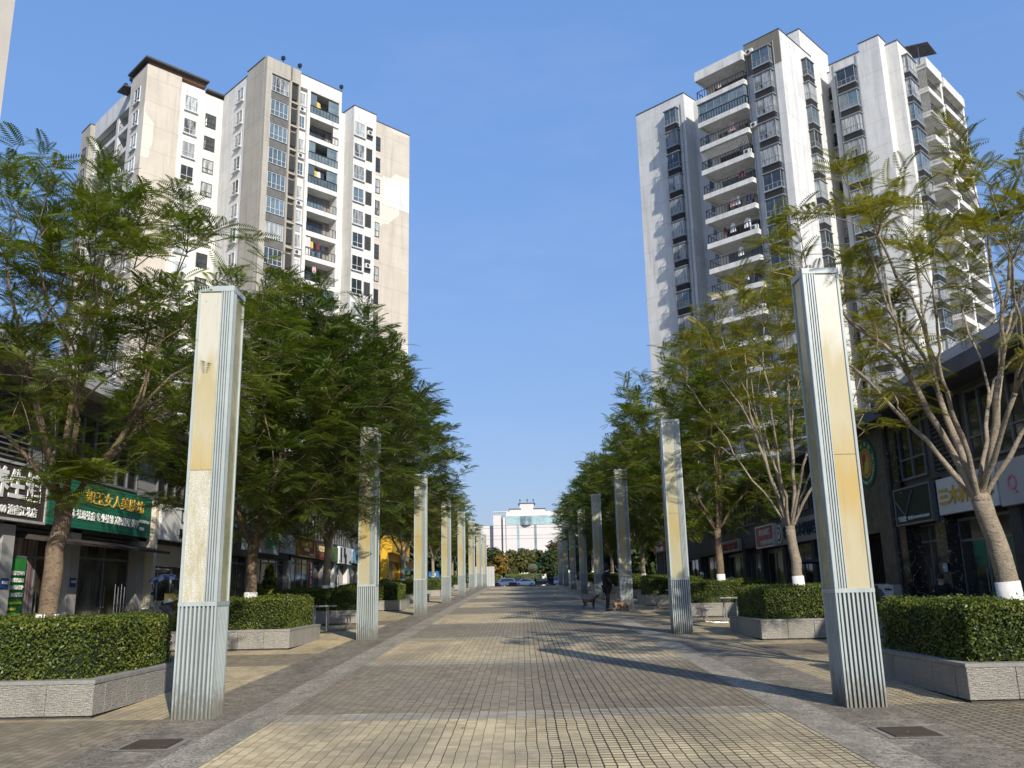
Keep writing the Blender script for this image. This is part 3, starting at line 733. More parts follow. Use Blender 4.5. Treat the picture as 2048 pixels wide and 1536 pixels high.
# ================================================================== APARTMENT TOWERS
AZ = R_(45.65)
WALL = {'white': tower_wall('render_white', (.65, .645, .62), 0, .5, (.50, .50, .49)), 'whiter': tower_wall('render_bright', (.70, .685, .64), 0, .38),
        'grey': tower_wall('render_grey', (.36, .36, .35), 0, .35, (.46, .46, .45)), 'beige': tower_wall('render_beige', (.56, .505, .42), .12, .35, (.64, .60, .52)),
        'taupe': tower_wall('render_taupe', (.42, .39, .33), .15, .45), 'dark': tower_wall('render_dark', (.20, .185, .15), 0, .4)}
FRW = M('window_frame_white', (.55, .57, .57), .45, .08, 3)
FRG = M('window_frame_grey', (.27, .29, .31), .45, .1, 3)
FRD = M('window_frame_dark', (.035, .037, .038), .5, .15, 3)
CAPD = M('roof_edge_dark', (.07, .07, .075), .7, .2, 2)
RAILM = M('railing_black', (.025, .025, .027), .45, .1, 2)
LOUV = M('louver_dark', (.09, .09, .088), .6, .2, 2)
CONC = M('slab_white', (.62, .61, .57), .85, .14, .9, streak=.7)
SOFF = M('soffit', (.36, .34, .30), .9, .12, 1.2)
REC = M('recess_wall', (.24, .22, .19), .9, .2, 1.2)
PANES = [glassy('pane_dark', (.02, .025, .028), (.05, .06, .065), 0, .06, .9, 1.2), glassy('pane_curtain', (.10, .11, .11), (.42, .43, .42), 7, .2, .6),
         glassy('pane_blue_grey', (.07, .10, .12), (.13, .18, .20), 0, .05, .95, .8), glassy('pane_pale', (.25, .27, .27), (.50, .52, .50), 4, .25, .5),
         glassy('pane_half', (.02, .02, .022), (.36, .37, .36), 2.2, .15, .7)]
CURT = M('curtain_pink', (.45, .32, .27), .9, .25, 3)
ACM = M('air_conditioner_shell', (.62, .62, .58), .5, .08, 3)
ACD = M('air_conditioner_grille', (.05, .05, .05), .6, .1, 3)
def winframe(w_, h, cols, sill=.34, depth=.07, bar=.05):
    m = MB(); b2 = bar
    m.box(-w_/2, w_/2, -depth, .02, h-b2, h); m.box(-w_/2, w_/2, -depth, .02, 0, b2)
    m.box(-w_/2, -w_/2+b2, -depth, .02, b2, h-b2); m.box(w_/2-b2, w_/2, -depth, .02, b2, h-b2)
    zs = h*sill; m.box(-w_/2+b2, w_/2-b2, -depth+.004, .015, zs-b2*.5, zs+b2*.5)
    for k in range(1, cols):
        x = -w_/2+w_*k/cols; m.box(x-b2*.42, x+b2*.42, -depth+.007, .012, b2, zs-b2*.5); m.box(x-b2*.42, x+b2*.42, -depth+.007, .012, zs+b2*.5, h-b2)
    return m
def rand_pane(r, w_, h, depth=-.018):
    m = MB(); m.box(-w_/2+.03, w_/2-.03, depth, .03, .03, h-.03); return m
class Tower:
    def __init__(s, label, u0, v0):
        s.u0, s.v0 = u0, v0
        A = np.array([-math.sin(AZ), math.cos(AZ)]); B = np.array([math.cos(AZ), math.sin(AZ)])
        p = A*u0+B*v0
        s.t = empty('apartment_tower', (p[0], p[1], 1.0), AZ-math.pi/2); s.cnt = {}; s.rest = {}; s.r = random.Random(int(u0))
        tag(s.t, label, 'apartment block'); s.pr = {}
    def xy(s, u, v): return (-(u-s.u0), v-s.v0)
    def box(s, mb, u0, u1, v0, v1, z0, z1, m=0):
        x0, y0 = s.xy(u0, v0); x1, y1 = s.xy(u1, v1); mb.box(x0, x1, y0, y1, z0-1, z1-1, m)
    def mass(s, name, u0, u1, v0, v1, z1, mat, cap=True, z0=-.5):
        m = MB(); s.box(m, u0, u1, v0, v1, z0, z1)
        o = m.build(name, WALL[mat], s.t)
        if cap:
            c = MB(); e = .06
            s.box(c, u0-e, u1+e, v0-e, v0+.14, z1, z1+.10); s.box(c, u0-e, u1+e, v1-.14, v1+e, z1, z1+.10)
            s.box(c, u0-e, u0+.14, v0+.14, v1-.14, z1, z1+.099); s.box(c, u1-.14, u1+e, v0+.14, v1-.14, z1, z1+.099)
            c.build('roof_edge', CAPD, o)
        return o
    def put(s, kind, face, u, v, z, limit=97):
        """kind: (part name, frame mesh MB, frame mat, [(child name, MB, mats)])"""
        name, fm, fmat, kids = s.pr[kind]
        x, y = s.xy(u, v); rz = 0 if face == 'A' else math.pi/2
        n = s.cnt.get(name, 0); s.cnt[name] = n+1
        ch = [(cn, cm, s.r.choice(cms) if isinstance(cms, list) else cms) for cn, cm, cms in kids]
        if n < limit:
            key = kind
            if not hasattr(s, 'me'): s.me = {}
            if key not in s.me: s.me[key] = fm.mesh(name, fmat)
            o = link(name, s.me[key], s.t, (x, y, z-1), rz)
            for i, (cn, cm, cmat) in enumerate(ch):
                k2 = (kind, i, cmat.name)
                if k2 not in s.me: s.me[k2] = cm.mesh(cn, cmat)
                link(cn, s.me[k2], o)
            return o
        rest = s.rest.setdefault(name, (MB(), [fmat]+PANES+[ACM, LOUV, REC, CURT, CONC, RAILM, FRW, FRD, FRG, ACD]))
        mb, ms = rest; c_, s_ = math.cos(rz), math.sin(rz)
        for cm, mt in [(fm, fmat)]+[(c[1], c[2]) for c in ch]:
            mi = [m.name for m in ms].index(mt.name)
            mb.add([(x+a*c_-b*s_, y+a*s_+b*c_, z-1+d) for a, b, d in cm.v], cm.f, mi)
    def finish(s):
        for name, (mb, ms) in s.rest.items():
            o = mb.build(name, ms, s.t); o['kind'] = 'stuff'

def mk_window(w_, h, cols, fmat=FRW, sill=.32, bar=.05, ledge=0, panes=None):
    f = winframe(w_, h, cols, sill, .07, bar)
    if ledge: f.box(-w_/2-.08, w_/2+.08, -ledge, .02, -.14, -.001)
    return ('window', f, fmat, [('pane', rand_pane(None, w_, h), panes or PANES)])
def mk_bay(w_, h, d=.62, cols=2):
    f = MB(); b2 = .055
    f.box(-w_/2-.12, w_/2+.12, -d-.10, 0, h, h+.09); f.box(-w_/2-.05, w_/2+.05, -d-.05, 0, -.16, -.03)
    for x in (-w_/2, w_/2-b2): f.box(x, x+b2, -d, -d+b2, -.03, h); f.box(x, x+b2, -b2, 0, -.03, h)
    f.box(-w_/2+b2, w_/2-b2, -d, -d+b2*.8, .58, .58+b2); f.box(-w_/2+b2, w_/2-b2, -d, -d+b2*.8, h-b2, h); f.box(-w_/2+b2, w_/2-b2, -d, -d+b2*.8, -.029, b2-.02)
    for k in range(1, cols): x = -w_/2+w_*k/cols; f.box(x-.025, x+.025, -d+.003, -d+.04, -.02, .57); f.box(x-.025, x+.025, -d+.003, -d+.04, .64, h-b2)
    for k in range(1, cols*2):
        if k % 2: x = -w_/2+w_*k/cols/2; f.box(x-.018, x+.018, -d+.003, -d+.04, .03, .57)
    for x in (-w_/2+.003, w_/2-.043): f.box(x, x+.04, -d+b2, -b2, .58, .58+b2)
    p = MB(); p.box(-w_/2+.035, w_/2-.035, -d+.03, 0, 0, h-.005)
    lv = MB(); lv.box(-w_/2+.08, w_/2-.08, -d+.22, 0, -.95, -.165)
    for k in range(7): z = -.92+k*.108; lv.box(-w_/2, w_/2, -d+.03, -.05, z, z+.03)
    return ('bay_window', f, FRG, [('pane', p, [PANES[0], PANES[1], PANES[1], PANES[2], PANES[4]]), ('louver', lv, LOUV)])
def mk_louver(w_, h, n=14, fm=LOUV):
    f = MB(); f.box(-w_/2, w_/2, .0, .03, 0, h)
    for k in range(n): z = h*k/n+.02; f.box(-w_/2+.03, w_/2-.03, -.07, -.001, z, z+h/n*.45)
    f.box(-w_/2-.02, -w_/2+.028, -.09, -.002, 0, h); f.box(w_/2-.028, w_/2+.02, -.09, -.002, 0, h)
    return ('louver', f, fm, [])
def mk_ac():
    f = MB(); f.box(-.42, .42, -.32, 0, 0, .56)
    g = MB(); g.path([(-.1, -.33, .28), (-.1, -.318, .28)], .22, 14)
    return ('air_conditioner', f, ACM, [('fan_grille', g, ACD)])
def railing(w_, h=1.05, bars=12, glass=None, ends=0., mat=RAILM, ladder=False):
    f = MB(); f.box(-w_/2, w_/2, -.03, .03, h-.06, h); f.box(-w_/2, w_/2, -.025, .025, .05, .09)
    for k in range(bars+1):
        x = -w_/2+w_*k/bars; b2 = .018 if k % 3 else .03; f.box(x-b2, x+b2, -.022, .022, .09, h-.06)
    if ends:
        for sx_ in (-1, 1):
            f.box(sx_*w_/2-.03, sx_*w_/2+.03, .03, ends, h-.061, h-.001); f.box(sx_*w_/2-.025, sx_*w_/2+.025, .03, ends, .051, .089)
            for k in range(5): y = .1+(ends-.15)*k/4; f.box(sx_*w_/2-.02, sx_*w_/2+.02, y-.015, y+.015, .09, h-.061)
    return f
GLS = glassy('balcony_glass', (.08, .11, .12), (.16, .20, .21), 0, .06, .9, .8)
CLO = [M('cloth_ochre', (.60, .42, .13), .9, .2, 3), M('cloth_white', (.75, .75, .73), .9, .1, 3), M('cloth_maroon', (.16, .04, .05), .9, .2, 3), M('cloth_navy', (.04, .05, .09), .9, .2, 3), M('cloth_pink', (.55, .38, .36), .9, .2, 3)]
def cloth_piece(t, x, y, z, rz, mt, w_=.55, h=.8):
    m = MB(); n = 6
    pts = []
    for i in range(n+1):
        a = -w_/2+w_*i/n; taper = 1-.15*abs(a)/w_
        pts.append((a, .04*math.sin(i*2.1), h*(1-.06*abs(i-3)), 0))
    for i in range(n):
        a, b2 = pts[i], pts[i+1]
        m.add([(a[0], a[1]-.015, 0), (b2[0], b2[1]-.015, 0), (b2[0]*.8, b2[1]-.015, b2[2]), (a[0]*.8, a[1]-.015, a[2]), (a[0], a[1]+.015, 0), (b2[0], b2[1]+.015, 0), (b2[0]*.8, b2[1]+.015, b2[2]), (a[0]*.8, a[1]+.015, a[2])],
              [(0, 1, 2, 3), (7, 6, 5, 4), (3, 2, 6, 7), (0, 4, 5, 1)])
    return m.build('laundry', mt, t, (x, y, z), rz)

def left_tower():
    T = Tower('left apartment tower, beige and white with grey ribbed window bays', 81.5, 43.5)
    P = T.pr
    P['w3'] = mk_window(2.25, 1.9, 4, FRW); P['w2'] = mk_window(1.55, 1.9, 2, FRW, ledge=.22); P['w1'] = mk_window(.75, 1.6, 2, FRW, ledge=.25, bar=.04)
    P['wd'] = mk_window(1.2, 1.95, 2, FRD, sill=.42); P['wa'] = mk_window(1.5, 1.8, 2, FRW, ledge=.3); P['lv'] = mk_louver(.95, 1.75); P['lv2'] = mk_louver(.85, 1.75)
    P['lw'] = mk_louver(.75, .8, 6, FRW); P['ac'] = mk_ac()
    bal = MB(); bal.box(-.7, .7, -.5, 0, -.12, -.001); P['wb'] = mk_window(1.35, 1.75, 2, FRD, panes=[PANES[1], PANES[0], PANES[4]])
    z1 = 62
    T.mass('grey_bay_wall', 82.05, 86, 43.5, 48, z1, 'taupe')
    T.mass('wall', 83.6, 90, 48, 54, z1-.002, 'whiter', cap=False)
    T.mass('wall', 85.6, 92, 53.98, 60, z1-.3, 'whiter', cap=False)
    T.mass('white_wall', 83.5, 86.5, 56.9, 60.3, z1, 'whiter')
    T.mass('end_wall', 84.7, 94, 60.3, 66.7, z1, 'beige')
    T.mass('white_side_wall', 86.001, 92.4, 43.8, 54, z1-.15, 'whiter')
    T.mass('rear_wall', 92.4, 100, 45.2, 66.7, z1-.6, 'white')
    T.mass('beige_side_wall', 92.3, 96.6, 34.3, 38.4, z1, 'beige', cap=False)
    T.mass('white_window_wall', 92.25, 98, 38.4, 41.3, z1-.6, 'whiter', cap=False)
    T.mass('white_window_wall', 92.7, 98, 41.3, 44.0, z1-.6, 'whiter', cap=False)
    T.mass('stair_wall', 94.3, 99, 44.0, 46, z1-3, 'white', cap=False)
    T.mass('balcony_back_wall', 96.6, 110, 36.6, 45, z1, 'white', cap=False)
    T.mass('far_wall', 109.9, 113, 34.3, 45, z1-.3, 'taupe')
    # brown shed roof on the second block
    m = MB()
    T.box(m, 91.8, 97.2, 33.9, 41.6, 62.5, 62.72); T.box(m, 92.2, 97, 41.6, 44.6, 61.7, 61.9); o = m.build('shed_roof', CAPD, T.t)
    m = MB(); T.box(m, 92.45, 96.4, 34.5, 41.5, 62.02, 62.5); T.box(m, 92.9, 96.4, 41.55, 44.4, 61.4, 61.7); m.build('shed_wall', M('shed_brick', (.22, .13, .09), .9, .2, 4), o)
    m = MB(); T.box(m, 97.2, 99.4, 33.6, 36.6, 61.2, 61.35); m.build('awning_sheet', CAPD, T.t)
    FL = range(17)
    ribs = MB()
    for v in (43.52, 46.6, 47.75): T.box(ribs, 81.5, 82.1, v, v+(.7 if v < 44 else .22), 4, 62)
    T.box(ribs, 81.5, 82.1, 44.22, 47.75, 60.1, 61.98)
    ribs.build('grey_rib', WALL['taupe'], T.t)
    rec = MB(); pier = MB(); edge = MB()
    T.box(pier, 82.0, 83.7, 48.0, 48.22, 4, 60.3); T.box(pier, 82.0, 83.7, 49.25, 49.65, 4, 60.3); T.box(pier, 82.0, 83.7, 53.65, 54.0, 4, 60.3)
    T.box(pier, 82.0, 83.62, 48.0, 54.0, 60.3, 61.99)
    T.box(pier, 82.4, 83.62, 48.22, 49.25, 4, 60.3)
    pier.build('balcony_pier', WALL['whiter'], T.t)
    cp = MB(); T.box(cp, 81.95, 82.1, 48.1, 54.05, 61.99, 62.08); cp.build('roof_edge', CAPD, T.t)
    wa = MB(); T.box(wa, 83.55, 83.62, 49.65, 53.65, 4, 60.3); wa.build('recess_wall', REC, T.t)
    for k in FL:
        zt = 59.95-3*k; zb = zt-1.95
        dk = MB(); T.box(dk, 81.75, 82.1, 44.22, 46.6, zb-.95, zb-.01); dk.build('window_apron', M('apron_grey', (.12, .12, .115), .8, .2, 2), T.t)
        sl = MB(); T.box(sl, 81.55, 82.1, 46.82, 47.75, zb-.55, zb-.38); sl.build('rib_shelf', WALL['taupe'], T.t)
        T.put('w3', 'B', 81.72, 45.42, zb+.02); T.put('lv', 'B', 81.82, 47.28, zb+.15)
        T.put('w1', 'B', 82.38, 48.75, zb+.15)
        if k % 2 == 0: T.put('ac', 'B', 82.39, 48.7, zb-.75)
        elif k > 3: T.put('lw', 'B', 82.38, 48.72, zb-.85)
        # recessed balcony
        b = MB(); T.box(b, 81.95, 83.6, 49.6, 53.7, zb-1.15+.0, zb-.55)
        o = b.build('balcony', CONC, T.t)
        style = [1, 0, 1, 1, 0, 0, 0, 0, 1][k % 9]
        rl = railing(4.0, 1.05, 9); x, y = T.xy(82.02, 51.65); rl.build('railing', RAILM, o, (x, y, zb-.55-1), math.pi/2)
        if style:
            g = MB(); g.box(-1.97, 1.97, .03, .05, .05, 1.0); g.build('glass', GLS, o, (x, y, zb-.55-1), math.pi/2)
            if k in (0, 2, 3, 8):
                for (a, b2) in ((-1.97, -1.1), (.55, 1.9)):
                    g = MB(); g.box(a, b2, .06, .08, 1.05, 2.6); g.build('glass', GLS, o, (x, y, zb-.55-1), math.pi/2)
        if T.r.random() < .7:
            g = MB(); g.box(-.35, .35, 0, .02, 0, 2.5); x2, y2 = T.xy(82.12, 50.0 if T.r.random() < .6 else 53.3); g.build('curtain', M('balcony_curtain', (.55, .53, .5), .9, .2, 4), o, (x2, y2, zb-.55-1), math.pi/2)
        d = MB(); d.box(-1.1, 1.1, -.02, .03, 0, 2.1); x2, y2 = T.xy(83.5, 51.6); d.build('balcony_door', PANES[0] if k % 2 else PANES[2], o, (x2, y2, zb-.55-1), math.pi/2)
        cl = {0: [(50.8, 0, 1.2)], 3: [(50.9, 0, .7), (51.4, 1, .5), (51.9, 3, .5)], 6: [(50.7, 0, .6), (51.6, 2, .5), (52.3, 3, .4)], 7: [(51.2, 4, .6)], 8: [(50.4, 4, .5), (51.1, 1, .9)]}.get(k, [])
        for v, ci, w_ in cl:
            x2, y2 = T.xy(82.5, v); cloth_piece(o, x2, y2, zb+.0-1+.6, math.pi/2, CLO[ci], w_, 1.0)
        T.put('w2', 'B', 83.48, 57.75, zb); T.put('lv2', 'B', 83.47, 59.25, zb+.1)
        if k in (0, 6, 11): T.put('ac', 'B', 83.42, 59.25, zb+.6)
        T.put('wd', 'B', 84.68, 61.25, zb-.15)
        T.put('wa', 'A', 88.0, 43.78, zb+1.0 if k == 0 else zb+1.0)
        T.put('w2', 'B', 92.23, 39.7, zb+.02); T.put('wb', 'B', 92.68, 42.4, zb-.95)
        # small windows in the recess, on the face of the white wall
        if k % 1 == 0: T.put('wd', 'B', 85.55, 55.1, zb-.3)
        T.put('w2', 'A', 94.6, 34.28, zb-.1); T.put('wd', 'A', 111.3, 34.28, zb-1.2)
        sv = MB(); T.box(sv, 92.9, 94.4, 44.0, 46.5, zb-1.3, zb-.5); T.box(sv, 92.5, 93.4, 43.98, 45.6, zb-.5, zb-.4)
        sv.build('service_balcony', CONC, T.t)
        # side balconies in the white part
        b = MB(); T.box(b, 97.0, 109.8, 34.9, 36.65, zb-1.3, zb-.75); o = b.build('side_balcony', CONC, T.t)
        x, y = T.xy(99.2, 34.95); railing(4.3, 1.1, 10).build('railing', RAILM, o, (x, y, zb-.75-1)); x, y = T.xy(105.0, 34.95); railing(5.4, 1.1, 12).build('railing', RAILM, o, (x, y, zb-.75-1))
        d = MB(); T.box(d, 97.4, 101.5, 36.5, 36.6, zb-.7, zb+1.4); T.box(d, 102.6, 109, 36.5, 36.6, zb-.7, zb+1.4); d.build('balcony_door', PANES[0], o)
    pc = MB(); T.box(pc, 96.65, 97.15, 34.4, 36.65, 4, 61.9); T.box(pc, 101.6, 102.3, 34.88, 36.65, 4, 61.9); T.box(pc, 109.3, 109.92, 34.86, 36.65, 4, 61.9); T.box(pc, 97.15, 109.3, 34.85, 36.62, 59.4, 61.95)
    pc.build('balcony_pier', WALL['white'], T.t)
    pt = MB(); T.box(pt, 84.68, 84.75, 62.3, 66.68, 50.6, 54.6); pt.build('white_patch', WALL['whiter'], T.t)
    # side bands round the first block's window column
    T.finish()
    for (u, v) in ((81.6, 45.6), (81.6, 47.8), (82.0, 53.9), (97.8, 34.6), (99.5, 34.6)):
        m = MB(); m.box(-.2, .2, -.18, .12, .35, .75); m.box(-.03, .03, -.03, .03, 0, .36); x, y = T.xy(u, v); m.build('flood_light', RAILM, T.t, (x, y, 62.1-1), .4)
left_tower()

def right_tower():
    T = Tower('right apartment tower, white with grey bay windows and projecting balconies', 38.2, 81.6)
    P = T.pr
    P['bay'] = mk_bay(2.1, 1.95); P['bayn'] = mk_bay(1.75, 1.95); P['bayB'] = mk_bay(2.6, 2.0, .6, 3)
    P['wb'] = mk_window(1.15, 1.75, 2, FRD, panes=[PANES[0], PANES[4], PANES[1]]); P['ws'] = mk_window(.7, 1.2, 2, FRD, bar=.04); P['ac'] = mk_ac()
    z1 = 61.6
    # the small penthouse, wing, window tower
    T.mass('window_tower_wall', 38.2, 42.5, 81.6, 89.2, z1, 'white')
    dk = MB(); T.box(dk, 38.17, 42.53, 81.57, 81.61, 57.6, 61.59); dk.build('dark_patch', WALL['dark'], T.t)
    T.mass('penthouse_wall', 38.25, 42, 86.9, 94.2, z1+2.6, 'whiter')
    T.mass('wall', 42.5, 48.8, 83.4, 92, z1-.4, 'white', cap=False)
    T.mass('wall', 48.8, 52.9, 86.9, 95, z1-.3, 'white', cap=False)
    T.mass('wing_wall', 52.9, 60.2, 84.8, 100, z1+.1, 'white')
    T.mass('rear_wall', 40.6, 60, 92, 110, z1-.9, 'white', cap=False)
    T.mass('return_wall', 36.5, 42, 93.4, 104, z1-.3, 'whiter')
    T.mass('second_tower_wall', 33.3, 36.9, 90.9, 100, z1-1.0, 'white')
    T.mass('second_tower_wall', 31.0, 33.3, 90.9, 92.9, z1, 'white')
    T.mass('second_tower_wall', 29.6, 33.3, 92.5, 97.2, z1-.6, 'whiter')
    T.mass('balcony_back_wall', 31.2, 38, 97.2, 113, z1-1.2, 'white', cap=False)
    FL = range(17)
    for k in FL:
        zt = 59.9-3*k; zb = zt-1.95
        T.put('bayn', 'A', 54.65, 84.8, zb); T.put('bay', 'A', 40.35, 81.6, zb)
        T.put('bayn', 'B', 38.2, 87.4, zb+.05); T.put('bay', 'A', 34.9, 90.9, zb-.9); T.put('bayB', 'B', 29.6, 94.6, zb-.6)
        T.put('ws', 'A', 51.0, 86.88, zb-.2)
        o = T.put('wb', 'A', 37.75, 93.38, zb-.45)
        b = MB(); T.box(b, 36.9, 38.9, 92.9, 93.4, zb-.75, zb-.6); ob = b.build('window_ledge', CONC, T.t)
        x, y = T.xy(37.8, 92.95); railing(1.5, .6, 3).build('railing', RAILM, ob, (x, y, zb-.6-1))
        # small service balconies in the notch
        b = MB(); T.box(b, 38.6, 40.6, 89.2, 93.3, zb-.9, zb-.35); b.build('service_balcony', CONC, T.t)
        if k in (0, 3): T.put('ac', 'A', 41.9 if k else 41.7, 81.4, zb+2.05)
        if k in (3, 6, 9): T.put('ac', 'A', 42.9, 80.9 if 0 else 81.2, zb-.9)
        # projecting front balconies
        zs = 57.0-3*k
        b = MB(); T.box(b, 42.45, 48.7, 80.8, 83.4, zs-.32, zs-.001); T.box(b, 42.45, 48.7, 80.75, 80.95, zs-.52, zs+.06); T.box(b, 42.4, 42.6, 80.95, 83.4, zs-.52, zs+.06); T.box(b, 48.55, 48.75, 80.95, 83.4, zs-.52, zs+.06)
        o = b.build('balcony', CONC, T.t)
        x, y = T.xy(45.55, 80.9); railing(6.1, 1.1, 18, ends=2.4).build('railing', RAILM, o, (x, y, zs+.06-1))
        d = MB(); T.box(d, 43.4, 47.6, 83.33, 83.41, zs, zs+2.2); d.build('balcony_door', PANES[[0, 2, 4][k % 3]], o)
        lt = MB(); x, y = T.xy(45.4, 82.2); lt.path([(x, y, zs-.33-1), (x, y, zs-.38-1)], .16, 10); lt.build('ceiling_lamp', ACM, o)
        if k == 1:
            g = MB(); T.box(g, 42.6, 48.6, 80.92, 80.95, zs+.07, zs+2.45); T.box(g, 42.55, 42.59, 80.95, 83.4, zs+.07, zs+2.45); T.box(g, 48.6, 48.64, 80.95, 83.4, zs+.07, zs+2.45); g.build('glass', GLS, o)
            for i in range(7): g = MB(); T.box(g, 42.6+i*.98, 42.66+i*.98, 80.9, 80.96, zs+1.1, zs+2.45); g.build('glazing_bar', FRG, o)
        if k in (3, 9):
            g = MB()
            for i in range(34 if k == 3 else 40):
                u = 42.6+i*6.0/(34 if k == 3 else 40); x0, y0 = T.xy(u, 80.88); x1, y1 = T.xy(u+(.25 if k == 3 else 0), 80.88)
                g.path([(x0, y0, zs+(1.15 if k == 3 else .1)-1), (x1, y1, zs+2.46-1)], .014, 4)
            g.build('security_bars', FRG if k == 3 else FRG, o)
        if T.r.random() < .75 or k in (5, 6):
            n = 1 if k not in (5, 6, 8) else 3
            for i in range(n):
                x2, y2 = T.xy(43.4+T.r.random()*4, 81.6); cloth_piece(o, x2, y2, zs+.9-1, 0, CLO[T.r.choice([1, 1, 2, 3, 4])], T.r.uniform(.4, .9), T.r.uniform(.7, 1.2))
    zs = 60.0
    b = MB(); T.box(b, 42.45, 48.7, 80.8, 83.6, zs-.3, zs); T.box(b, 42.45, 48.7, 80.75, 80.95, zs-.45, zs+.7); T.box(b, 42.4, 42.6, 80.95, 83.4, zs-.45, zs+.7); T.box(b, 48.55, 48.75, 80.95, 83.4, zs-.45, zs+.7)
    b.build('balcony_roof', CONC, T.t)
    # balconies of the right-hand facade
    cf = WALL['whiter']
    col = MB()
    for v in (101.4, 109.0): T.box(col, 28.4, 31.2, v, v+.7, 4, 60.6)
    col.build('facade_column', cf, T.t)
    for k in FL:
        zs = 57.0-3*k-.7
        for (v0, v1) in ((97.2, 101.4), (102.1, 109.0)):
            b = MB(); pr = 27.9 if (k in (3, 4, 6, 8) or k > 9) and v0 < 98 else 28.3
            T.box(b, pr, 31.2, v0-(.6 if v0 < 98 else 0), v1, zs-.3, zs); T.box(b, pr-.05, pr+.15, v0-(.6 if v0 < 98 else 0), v1, zs-.5, zs+.12)
            T.box(b, pr+.15, 29.6 if v0 < 98 else 31.2, v0-(.6 if v0 < 98 else .0), v0-(.6 if v0 < 98 else 0)+.18, zs-.5, zs+.12)
            o = b.build('balcony', CONC, T.t); o['label'] = 'balcony of the sunlit right facade'
            x, y = T.xy(pr+.07, (v0+v1)/2-.2); railing(v1-v0-.2, 1.1, int((v1-v0)*2.2), mat=RAILM).build('railing', RAILM, o, (x, y, zs+.12-1), math.pi/2)
            d = MB(); T.box(d, 31.1, 31.21, v0+.8, v1-.8, zs, zs+2.2); d.build('balcony_door', PANES[k % 3], o)
            if v0 < 98 and k in (0, 1):
                g = MB()
                for i in range(9): x0, y0 = T.xy(pr+.1+i*.15, v0-.5); g.path([(x0, y0, zs+.1-1), (x0+.05, y0, zs+2.5-1)], .012, 4)
                g.build('security_bars', FRG, o)
    b = MB(); T.box(b, 28.2, 31.2, 96.6, 101.4, 59.0, 59.3); T.box(b, 28.1, 28.35, 96.6, 101.4, 58.8, 60.1); T.box(b, 28.35, 29.6, 96.6, 96.8, 58.8, 60.1)
    T.box(b, 28.2, 31.2, 102.1, 109.1, 58.9, 59.2); T.box(b, 28.1, 28.35, 102.1, 109.1, 58.7, 59.9)
    b.build('balcony_roof', CONC, T.t)
    # dark sheet canopy on the roof
    m = MB(); 
    x0, y0 = T.xy(31.8, 96.4); x1, y1 = T.xy(27.6, 99.2)
    m.add([(x0, y0, 61.6), (x1, y0, 60.6), (x1, y1, 60.4), (x0, y1, 61.4), (x0, y0, 61.7), (x1, y0, 60.7), (x1, y1, 60.5), (x0, y1, 61.5)], [(0, 1, 2, 3), (7, 6, 5, 4), (0, 4, 5, 1), (1, 5, 6, 2), (2, 6, 7, 3), (3, 7, 4, 0)])
    for (a, b2) in ((-.1, .1), (3.0, .1), (-.1, 2.4), (3.0, 2.4)): m.box(x0+abs(a), x0+abs(a)+.08, y0+b2, y0+b2+.08, 58.5, 60.9)
    m.build('roof_canopy', CAPD, T.t)
    # drain pipes
    for (u, v) in ((38.9+.1, 81.52), (42.25, 81.45), (53.3, 84.7), (36.3, 90.8), (33.6, 90.8)):
        x, y = T.xy(u, v); m = MB(); m.path([(x, y, 3), (x, y, 59.5)], .045, 6); m.build('drain_pipe', FRG, T.t)
    T.finish()
right_tower()

def far_left_block():
    t = empty('tall_building', (-39.4, 60, 1.4))
    m = MB(); m.box(-14, 0, -18, 0, -1, 62); m.build('wall', M('cream_render', (.80, .70, .56), .85, .05, .4), t)
    w_ = MB()
    for k in range(14): w_.box(-12, -10, -.03, .02, 8+k*3.4, 9.8+k*3.4)
    for k in range(6):
        f = winframe(1.8, 1.7, 2).build('window', FRW, t, (-4.5, -18, 10+k*8.5)); rand_pane(None, 1.8, 1.7).build('pane', PANES[2], f)
    tag(t, 'cream sunlit block cut by the left top edge of the photo', 'building')
far_left_block()

# ================================================================== SHOPS ALONG BOTH SIDES
def text_mesh(txt, h, mat, bold=.02, ext=.012, w_=None, sp=1.0):
    cu = bpy.data.curves.new('lettering', 'FONT'); cu.body = txt; cu.size = 1; cu.extrude = ext/max(h, .05); cu.offset = bold
    cu.align_x = 'CENTER'; cu.align_y = 'CENTER'; cu.space_character = sp; cu.resolution_u = 2
    o = bpy.data.objects.new('lettering', cu); C.objects.link(o)
    bpy.context.view_layer.update()
    me = bpy.data.meshes.new_from_object(o.evaluated_get(bpy.context.evaluated_depsgraph_get()))
    bpy.data.objects.remove(o)
    if not len(me.vertices): return me
    co = np.zeros(len(me.vertices)*3, np.float32); me.vertices.foreach_get('co', co); co = co.reshape(-1, 3)
    mn, mx = co.min(0), co.max(0); c = (mn+mx)/2; sz = mx-mn
    co[:, :2] -= c[:2]; ky = h/sz[1]; kx = ky if w_ is None else w_/sz[0]
    co[:, 0] *= kx; co[:, 1] *= ky; co[:, 2] *= h
    me.vertices.foreach_set('co', co.ravel()); me.materials.clear(); me.materials.append(mat); me.update()
    return me
def sideM(side):     # local x runs to the reader's right, y up, z out of the wall
    return Matrix(((0, 0, 1), (1, 0, 0), (0, 1, 0))) if side < 0 else Matrix(((0, 0, -1), (-1, 0, 0), (0, 1, 0)))
FX = 12.0
